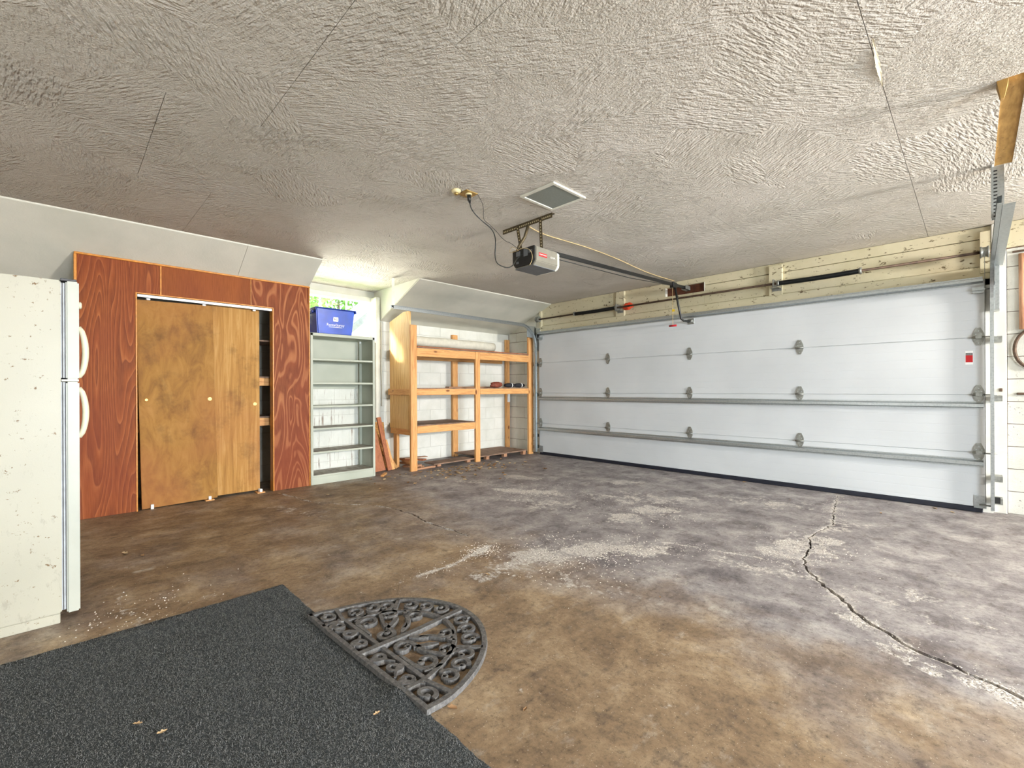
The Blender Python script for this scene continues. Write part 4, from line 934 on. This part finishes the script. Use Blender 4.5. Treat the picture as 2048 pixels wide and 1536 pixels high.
def smooth(pts, k=5):
    P = [Vector(p) for p in pts]; out = []
    for i in range(len(P)-1):
        a, b, c, d = P[max(i-1, 0)], P[i], P[i+1], P[min(i+2, len(P)-1)]
        for j in range(k):
            u = j/k; out.append(.5*((2*b)+(c-a)*u+(2*a-5*b+4*c-d)*u*u+(3*b-a-3*c+d)*u**3))
    return out+[P[-1]]
t = empty('power_cord', cord[0], 'black power cord looping from the ceiling outlet to the opener', 'cord')
MB().tube(smooth(cord), .0045, 8).build('cord', 'cord', t); MB().tube([(-2.69, 2.202, ZC-.016), (-2.692, 2.206, ZC-.05), (-2.70, 2.22, ZC-.068)], [.016, .014, .007], 10).build('plug', 'black', t)
w2_ = [(-2.645, 2.25, 2.632), (-2.664, 2.31, 2.593), (-2.694, 2.352, 2.555), (-2.731, 2.389, 2.503), (-2.736, 2.457, 2.474), (-2.737, 2.529, 2.439), (-2.746, 2.594, 2.407), (-2.754, 2.659, 2.39), (-2.764, 2.722, 2.39), (-2.768, 2.845, 2.352)]
tag(MB().tube(smooth(w2_), .0022, 6).build('thin_wire', 'cord', None, base=w2_[0]), 'thin dark wire hanging from the ceiling plate to the opener', 'wire')
w3_ = [(-2.80, 2.84, 2.37), (-2.85, 2.82, 2.40), (-2.88, 2.82, 2.36), (-2.80, 2.82, 2.352), (-2.72, 2.825, 2.362), (-2.65, 2.83, 2.335), (-2.62, 2.832, 2.28), (-2.625, 2.83, 2.235), (-2.63, 2.81, 2.195)]
tag(MB().tube(smooth(w3_), .0022, 6).build('loose_wire', 'wire_tan', None, base=w3_[0]), 'loose tan wires tangled on the back of the opener', 'wire')
w4_ = [(-2.838, 2.99, 2.634), (-2.891, 3.307, 2.634), (-2.846, 3.888, 2.632), (-2.859, 4.476, 2.634), (-2.93, 5.336, 2.634), (-2.90, 6.02, 2.632)]
tag(MB().tube(smooth(w4_), .0045, 6).build('ceiling_wire', 'wire_tan', None, base=w4_[0]), 'tan wire stapled along the ceiling above the opener rail', 'wire')
t = empty('ceiling_light', (-2.28, 2.705, ZC), 'square flush ceiling light with grey diffuser, switched off', 'ceiling light')
lx0, lx1, ly0, ly1 = -2.452, -2.108, 2.510, 2.897
mb = MB()
for a, b, c, d in ((lx0, lx1, ly0, ly0+.028), (lx0, lx1, ly1-.028, ly1), (lx0, lx0+.028, ly0+.028, ly1-.028), (lx1-.028, lx1, ly0+.028, ly1-.028)): mb.box(a, b, c, d, ZC-.014, ZC)
mb.build('frame', 'white_paint', t, .003); box('diffuser', 'diffuser', t, lx0+.028, lx1-.028, ly0+.028, ly1-.028, ZC-.009, ZC-.004)
# ---- things on the front wall at the right edge, cable by the window
t = empty('hand_tool', (.30, YF-.04, 1.32), 'wooden-handled hoop tool hanging on the block wall at the right', 'tool')
MB().tube([(.305, YF-.02, 2.335), (.307, YF-.025, 1.66)], .019, 10).build('wooden_handle', 'oldpine_z', t)
MB().tube([(.372+.112*math.cos(a*math.pi/14), YF-.025, 1.485+.17*math.sin(a*math.pi/14)) for a in range(28)], .013, 8, closed=True).build('steel_hoop', 'brown_iron', t)
box('hanging_peg', 'brown_iron', t, .25, .33, YF-.035, YF-.004, 2.352, 2.366)
tag(box('wall_hook', 'brown_iron', None, .272, .34, YF-.03, YF-.006, 1.075, 1.095, .004, base=(.3, YF-.01, 1.085)), 'small rusty hook on the block wall below the hoop', 'hook')
tag(MB().tube(smooth([(-6.235, 3.40, 2.16), (-6.235, 3.405, 1.9), (-6.235, 3.40, 1.5), (-6.235, 3.41, 1.1), (-6.235, 3.405, .9)]), .006, 6).build('wall_cable', 'white_paint', None, base=(-6.235, 3.4, .9)), 'white cable running down the wall beside the window trim', 'cable')
tag(MB().box(.165, .185, YF-.062, YF-.05, 1.105, 1.135).build('jamb_nail', 'brown_iron', None, .003, base=(.175, YF-.05, 1.12)), 'rusty bent nail in the white door jamb', 'nail')

# ---- charcoal carpet runner
CX0, CX1, CY0, CY1 = -2.85, 1.4, -1.5, .912
def cz_(x, y):
    h = .009+.0012*math.sin(x*5.1)*math.sin(y*4.3)
    h += .022*math.exp(-(((x+1.50)/.09)**2+((y-.90)/.05)**2))      # edge curling up by the doormat
    h += .006*math.exp(-((y-.80-.02*math.sin(x*9))/.012)**2)*max(0, 1-abs(x+2.62)/.28)
    h += .005*math.exp(-((x+2.74+.02*math.sin(y*7))/.02)**2)*max(0, 1-abs(y-.2)/.35)
    return h
def build_carpet():
    nx, ny = 150, 90; xs = np.linspace(CX0, CX1, nx); ys = np.linspace(CY0, CY1, ny); vs = []; fs = []
    wav = lambda i: .004*math.sin(i*.9)+.003*math.sin(i*2.3)
    for j, y in enumerate(ys):
        for i, x in enumerate(xs):
            vs.append((x+(wav(j)*.4 if i == 0 else 0), y+(wav(i)*.6 if j == ny-1 else 0), cz_(x, y)))
    fs = [(j*nx+i, j*nx+i+1, (j+1)*nx+i+1, (j+1)*nx+i) for j in range(ny-1) for i in range(nx-1)]
    k = len(vs); ring = [i for i in range(nx)]+[j*nx+nx-1 for j in range(1, ny)]+[(ny-1)*nx+i for i in range(nx-2, -1, -1)]+[j*nx for j in range(ny-2, 0, -1)]
    vs += [(vs[r][0], vs[r][1], max(.0005, vs[r][2]-.0085)) for r in ring]; m = len(ring)
    fs += [(ring[i], k+i, k+(i+1) % m, ring[(i+1) % m]) for i in range(m)]
    mb = MB(); mb.add(vs, fs, True); c = mb.build('carpet_runner', 'carpet', None, base=(-1.2, -.2, 0))
    tag(c, 'charcoal grey outdoor carpet covering the near left floor', 'carpet')
    n = 150000                                                        # loose pile fibres, denser near the viewer's side
    X = RNG.uniform(CX0, -.55, n); Y = RNG.uniform(-.45, CY1, n); keep = (Y > -.45); X = X[keep]; Y = Y[keep]; n = len(X)
    Z = np.array([cz_(x, y) for x, y in zip(X, Y)]); a = RNG.uniform(0, 6.283, n); L = RNG.uniform(.004, .013, n); h = RNG.uniform(.0, .0045, n); b = a+RNG.normal(0, .6, n); w = .0006
    P0 = np.stack([X, Y, Z-.0006], 1); P1 = P0+np.stack([np.cos(a)*L*.5, np.sin(a)*L*.5, h+.0012], 1); P2 = P1+np.stack([np.cos(b)*L*.5, np.sin(b)*L*.5, -h*.4], 1)
    q = np.stack([-np.sin(a), np.cos(a), np.zeros(n)], 1)*w
    V = np.stack([P0-q, P0+q, P1+q, P1-q, P2], 1).reshape(-1, 3)-np.array(ORG[c.name]); I = np.arange(n)*5
    me = bpy.data.meshes.new('carpet_pile'); me.vertices.add(5*n); me.vertices.foreach_set('co', V.ravel().astype(np.float32))
    lo = np.stack([I, I+1, I+2, I+3, I+3, I+2, I+4], 1).ravel(); me.loops.add(7*n); me.loops.foreach_set('vertex_index', lo.astype(np.int32))
    st = np.stack([np.arange(n)*7, np.arange(n)*7+4], 1).ravel(); me.polygons.add(2*n); me.polygons.foreach_set('loop_start', st.astype(np.int32)); me.update(calc_edges=True); me.validate()
    me.materials.append(M['fibre']); o = bpy.data.objects.new('carpet_pile', me); COL.objects.link(o); o.parent = c; o['kind'] = 'stuff'; ORG[o.name] = ORG[c.name]
build_carpet()

# ---- half-round scroll doormat
def build_mat():
    C0 = Vector((-1.835, .885)); ang = R(2.2); U = Vector((math.cos(ang), math.sin(ang))); Vv = Vector((-math.sin(ang), math.cos(ang)))
    t = empty('doormat', (C0.x, C0.y, .0), 'half-round black rubber doormat with scrollwork, overlapping the carpet edge', 'doormat')
    W = lambda u, v: (C0.x+U.x*u+Vv.x*v, C0.y+U.y*u+Vv.y*v)
    lift = lambda y: .0005+.0115*float(sstep(1.02, .90, y))            # the mat climbs onto the carpet's edge
    def rib(name, uv, w=.022, ws=None, h=.0185):
        mb = MB(); mb.ribbon([W(*p) for p in uv], w, 0., h, ws); mb.v = [(x, y, z+lift(y)) for x, y, z in mb.v]; mb.build(name, 'mat', t)
    ell = lambda a, b, t0, t1, n: [(a*math.cos(t0+(t1-t0)*i/n), b*math.sin(t0+(t1-t0)*i/n)) for i in range(n+1)]
    rib('outer_border', ell(.482, .578, 0., math.pi, 64), .028)
    rib('inner_arc', ell(.338, .448, 0., math.pi, 56), .024)
    rib('base_rail', [(-.493, .006), (-.33, .004), (0, .002), (.33, .004), (.493, .006)], .0235)
    rib('cross_bar', [(-.325, .108), (-.015, .108)], .024); rib('cross_bar', [(.015, .108), (.325, .108)], .024)
    rib('centre_bar', [(0, 0), (0, .3), (0, .57)], .034, h=.0195)
    for s in (-1, 1):
        for a in (R(13), R(46)): rib('spoke', [(s*.340*math.cos(a), .450*math.sin(a)), (s*.478*math.cos(a), .574*math.sin(a))], .0235)
    def disc(c, r):
        p = W(*c); z = lift(p[1]); MB().tube([(p[0], p[1], z), (p[0], p[1], z+.015), (p[0], p[1], z+.0185)], [r, r, r*.7], 10).build('scroll_eye', 'mat', t)
    def scroll(c, r, start, hand, tail=None, w0=.017, turns=.92, n=22):
        """C-scroll: from an outer lip round into an eye, with an optional stem"""
        pts = []; ws = []
        for i in range(n+1):
            k = i/n; a = start+hand*turns*2*math.pi*k; rr = r*(1-.55*k**1.3); pts.append((c[0]+rr*math.cos(a), c[1]+rr*math.sin(a))); ws.append(w0*(1.12-.45*k))
        disc(pts[-1], w0*.72)
        if tail:
            p0 = Vector(tail); p1 = Vector(pts[0]); tn = Vector((-math.sin(start), math.cos(start)))*hand
            pre = [p0.lerp(p1, q/6)-tn*.3*r*math.sin(math.pi*q/6) for q in range(6)]; pts = [tuple(p) for p in pre]+pts; ws = [w0*(.5+.6*q/6) for q in range(6)]+ws
        rib('scroll', pts, w0, ws)
    for s in (-1, 1):
        # running scrolls between base rail and cross bar
        for k, u in enumerate((.285, .180, .075)):
            up = k % 2 == 0
            scroll((s*u, .052 if up else .060), .034, R(-90) if up else R(90), s if up else -s, (s*(u+.07), .088) if up else (s*(u+.07), .022), .021)
        # ring of C-scrolls between the arcs, lips turned out and in by turns
        for k, a in enumerate((3.5, 21, 31, 39.5, 55, 66, 78)):
            aa = R(a); u, v = s*.409*math.cos(aa), .513*math.sin(aa)+(.022 if a < 6 else 0); nx, ny = s*math.cos(aa)/.41, math.sin(aa)/.51; th = math.atan2(ny, nx)
            out = k % 2 == 0
            scroll((u, v), .040, th+(0 if out else math.pi), s if out else -s, None, .021)
        # quadrant: four scrolls growing from a leafy stem
        scroll((s*.235, .180), .050, R(-90), s, (s*.12, .128), .024)
        scroll((s*.225, .292), .042, R(-60) if s > 0 else R(240), s, (s*.13, .21), .0235)
        scroll((s*.120, .372), .040, R(-90), s, (s*.06, .27), .0235)
        scroll((s*.075, .175), .042, R(90), s, (s*.16, .23), .0235)
        for p, q, w in (((s*.11, .205), (s*.165, .30), .034), ((s*.03, .235), (s*.09, .300), .030), ((s*.285, .135), (s*.305, .215), .022), ((s*.165, .345), (s*.20, .365), .022)):
            a = Vector(p); b = Vector(q); rib('leaf_scroll', [tuple(a.lerp(b, i/6)) for i in range(7)], w, [w*(.2+.8*math.sin(math.pi*(i+.4)/7)) for i in range(7)])
build_mat()

# ---- dry leaves
def leaf_mesh(seed):
    rr = random.Random(seed); L, w = rr.uniform(.04, .065), rr.uniform(.018, .03); n = 6; vs = []
    curl = rr.uniform(.15, .5); tw = rr.uniform(-.4, .4)
    for i in range(n+1):
        k = i/n; ww = w*math.sin(math.pi*min(1, .06+.94*k))**.8*(1+.35*math.sin(i*2.6+seed)); x = (k-.5)*L; z = .002+curl*L*.5*(2*k-1)**2
        vs += [(x, -ww/2, z+abs(ww)*.45+tw*ww*.3), (x, 0, z), (x, ww/2, z+abs(ww)*.4-tw*ww*.3)]
    fs = [(3*i+j, 3*i+j+1, 3*i+j+4, 3*i+j+3) for i in range(n) for j in range(2)]
    me = bpy.data.meshes.new('dry_leaf'); mz = min(v[2] for v in vs); me.from_pydata([(x, y, z-mz) for x, y, z in vs], [], fs); me.update(); me.materials.append(M['leaf']); me.polygons.foreach_set('use_smooth', [True]*len(fs)); return me
LM = [leaf_mesh(i) for i in range(7)]
LV = [(-5.40, 3.30), (-5.415, 3.218), (-5.249, 3.046), (-5.112, 3.413), (-5.44, 3.70), (-5.404, 3.863), (-5.195, 3.842), (-5.374, 4.065), (-5.094, 3.94), (-5.442, 4.305), (-5.117, 4.139), (-5.162, 4.269), (-5.085, 3.635), (-4.929, 3.686), (-4.889, 3.824), (-4.987, 4.264), (-5.1, 4.508), (-5.153, 4.708), (-4.844, 4.574), (-4.965, 4.953), (-4.785, 4.934), (-4.554, 4.853), (-4.314, 4.911), (-4.398, 4.198), (-4.687, 3.919), (-4.932, 3.218), (-5.254, 2.907), (-4.249, 3.967), (-4.521, 3.615), (-4.768, 3.039), (-4.917, 5.476)]
for i in range(100): LV.append((-5.12+RNG.normal(0, .19), 4.05+RNG.normal(0, .45)))
LV = [p for p in LV if p[0] > -5.44]
def put_leaf(x, y, z, s, lab, grp):
    o = bpy.data.objects.new('dry_leaf', LM[random.randrange(7)]); COL.objects.link(o); o.location = (x, y, z); o.rotation_euler = (0, 0, random.uniform(0, 6.28)); o.scale = (s, s, s); tag(o, lab, 'leaf', grp)
for x, y in LV: put_leaf(x, y, 0, random.uniform(.7, 1.3), 'small curled dry leaf littering the floor before the pine shelving', 'leaves before the pine shelving')
for x, y, z, s, lab in [(-5.119, 2.698, 0, .9, 'dry leaf on the floor at the right foot of the steel shelf unit'), (-4.96, 2.052, 0, .9, 'dry leaf on the floor before the left half of the steel shelves'),
        (-4.758, 2.416, 0, .7, 'dry leaf a step out from the steel shelves, nearest the viewer there'), (-4.821, 2.603, 0, .8, 'dry leaf on the floor between steel shelves and pine shelving'), (-5.40, 1.70, 0, .6, 'small leaf where the floor crack meets the closet foot'),
        (-4.2, .306, 0, .95, 'dry leaf just right of the refrigerator, left one of the pair'), (-4.061, .388, 0, .7, 'dry leaf just right of the refrigerator, right one of the pair'),
        (-3.161, 5.90, 0, .6, 'leaf scrap at the garage door foot between first and second hinge columns'), (-1.962, 5.90, 0, .7, 'leaf scrap at the garage door foot between second and third hinge columns'), (-1.321, 5.29, 0, .4, 'leaf crumb on the floor left of the long crack near the garage door'),
        (-.594, 5.296, 0, .6, 'dry leaf on grey concrete right of the long crack near the garage door'), (-.259, 5.86, 0, .7, 'pale leaf against the black door seal, left one near the right track'), (-.138, 5.79, 0, .8, 'pale leaf against the black door seal, right one near the right track'),
        (-2.113, 1.864, 0, .9, 'tan leaf on bare concrete beyond the rounded doormat edge'), (-1.321, .994, 0, .6, 'pale leaf scrap on bare floor at the near tip of the doormat'), (-1.131, 1.173, 0, .4, 'leaf fleck on bare brown floor right of the doormat'), (-1.213, 2.331, 0, .35, 'leaf fleck on the whitish floor patch in mid floor'),
        (-1.474, .78, .0105, .45, 'tan leaf crumb on the carpet just below the doormat'), (-2.008, .176, .0105, .5, 'tan leaf crumb on the near carpet, left one of a pair'), (-1.899, .231, .0105, .5, 'brown leaf crumb on the near carpet, right one of a pair')]: put_leaf(x, y, z, s, lab, None)
# ---- concrete crumbs: too many and too small to count
def crumbs():
    pts = []
    for (pl, ws), cnt, sd in zip(CRACKS, (900, 160, 200, 250, 20), (.06, .035, .04, .05, .02)):
        for _ in range(cnt):
            p = random.choice(pl); q = (p.x+random.gauss(0, sd), p.y+random.gauss(0, sd))
            if (q[0]-p.x)**2+(q[1]-p.y)**2 > .016**2: pts.append((q[0], q[1], random.uniform(.001, .0038)))
    for x, y, s_, c in ((-2.0, 2.45, .25, 700), (-1.75, 2.85, .2, 350), (-2.13, 3.9, .3, 500), (-3.5, 3.7, .3, 400), (-.85, 3.75, .2, 350), (-2.47, 2.12, .07, 300), (-3.05, .24, .2, 200)):
        for _ in range(c): pts.append((random.gauss(x, s_), random.gauss(y, s_), random.uniform(.001, .0048)))
    for _ in range(700): pts.append((random.uniform(-5.2, .3), random.uniform(.4, 5.7), random.uniform(.0008, .0022)))
    vs = []; fs = []
    for x, y, r in pts:
        if (x < CX0+4.2 and x > CX0-.02 and y < CY1+.02) or y > 5.9 or (x < -3.13 and y < .1): continue
        k = len(vs); a = random.uniform(0, 6.28); e = random.uniform(.6, 1.5)
        for j in range(4): vs.append((x+r*e*math.cos(a+j*1.57)*random.uniform(.7, 1.3), y+r*math.sin(a+j*1.57)*random.uniform(.7, 1.3), .0))
        vs.append((x+r*.3, y, r*random.uniform(.5, 1.1))); fs += [(k+j, k+(j+1) % 4, k+4) for j in range(4)]
    mb = MB(); mb.add(vs, fs); o = mb.build('concrete_crumbs', 'chip', None); tag(o, 'pale concrete crumbs scattered along the cracked floor', 'crumbs', None, 'stuff')
crumbs()

# ---- outdoors beyond the window: neighbour's gable and trees
t = empty('neighbour_house', (-13.5, 8.5, -.02), 'white neighbouring house gable with grey roof edge outside the window', 'house')
MB().prism([(5.9, 0), (12., 0), (12., 2.2), (8.9, 5.4), (5.75, 2.75)], 'x', -13.8, -12.2).build('gable_wall', 'house', t)
MB().prism([(5.55, 2.62), (8.9, 5.55), (12.3, 2.1), (12.3, 2.3), (8.9, 5.75), (5.40, 2.72)], 'x', -14.0, -12.0).build('roof_edge', 'roof', t)
def tree(x, y, h, r, label, seed):
    t = empty('leafy_tree', (x, y, -.02), label, 'tree', 'trees outside the window')
    MB().tube([(x, y, 0), (x+.1, y, h*.5), (x, y+.1, h*.8)], [.16, .12, .05], 8).build('trunk', 'bark', t)
    rr = np.random.default_rng(seed); n = 2600
    d = rr.normal(0, 1, (n, 3)); d /= np.linalg.norm(d, axis=1)[:, None]; d *= rr.uniform(.35, 1, (n, 1))**.5
    P = np.array((x, y, h*.72))+d*np.array((r, r, h*.36))*(1+.25*np.sin(d[:, :1]*6)); a = rr.normal(0, 1, (n, 3)); b = rr.normal(0, 1, (n, 3)); s = .13
    a = a/np.linalg.norm(a, axis=1)[:, None]*s; b = b/np.linalg.norm(b, axis=1)[:, None]*s*.6
    V = np.stack([P-a, P+b, P+a, P-b], 1).reshape(-1, 3); F = [(4*i, 4*i+1, 4*i+2, 4*i+3) for i in range(n)]
    mb = MB(); mb.v = [tuple(v) for v in V]; mb.f = F; mb.sm = [False]*n; o = mb.build('crown', 'foliage', t); o['kind'] = 'stuff'
tree(-17.2, 5.4, 5.6, 1.7, 'leafy green tree seen through the left window pane', 1); tree(-22.0, 9.6, 7.2, 1.9, 'leafy green tree seen through the middle window pane', 2); tree(-18.5, 12.6, 5.4, 1.5, 'leafy green tree behind the neighbouring white gable', 3)
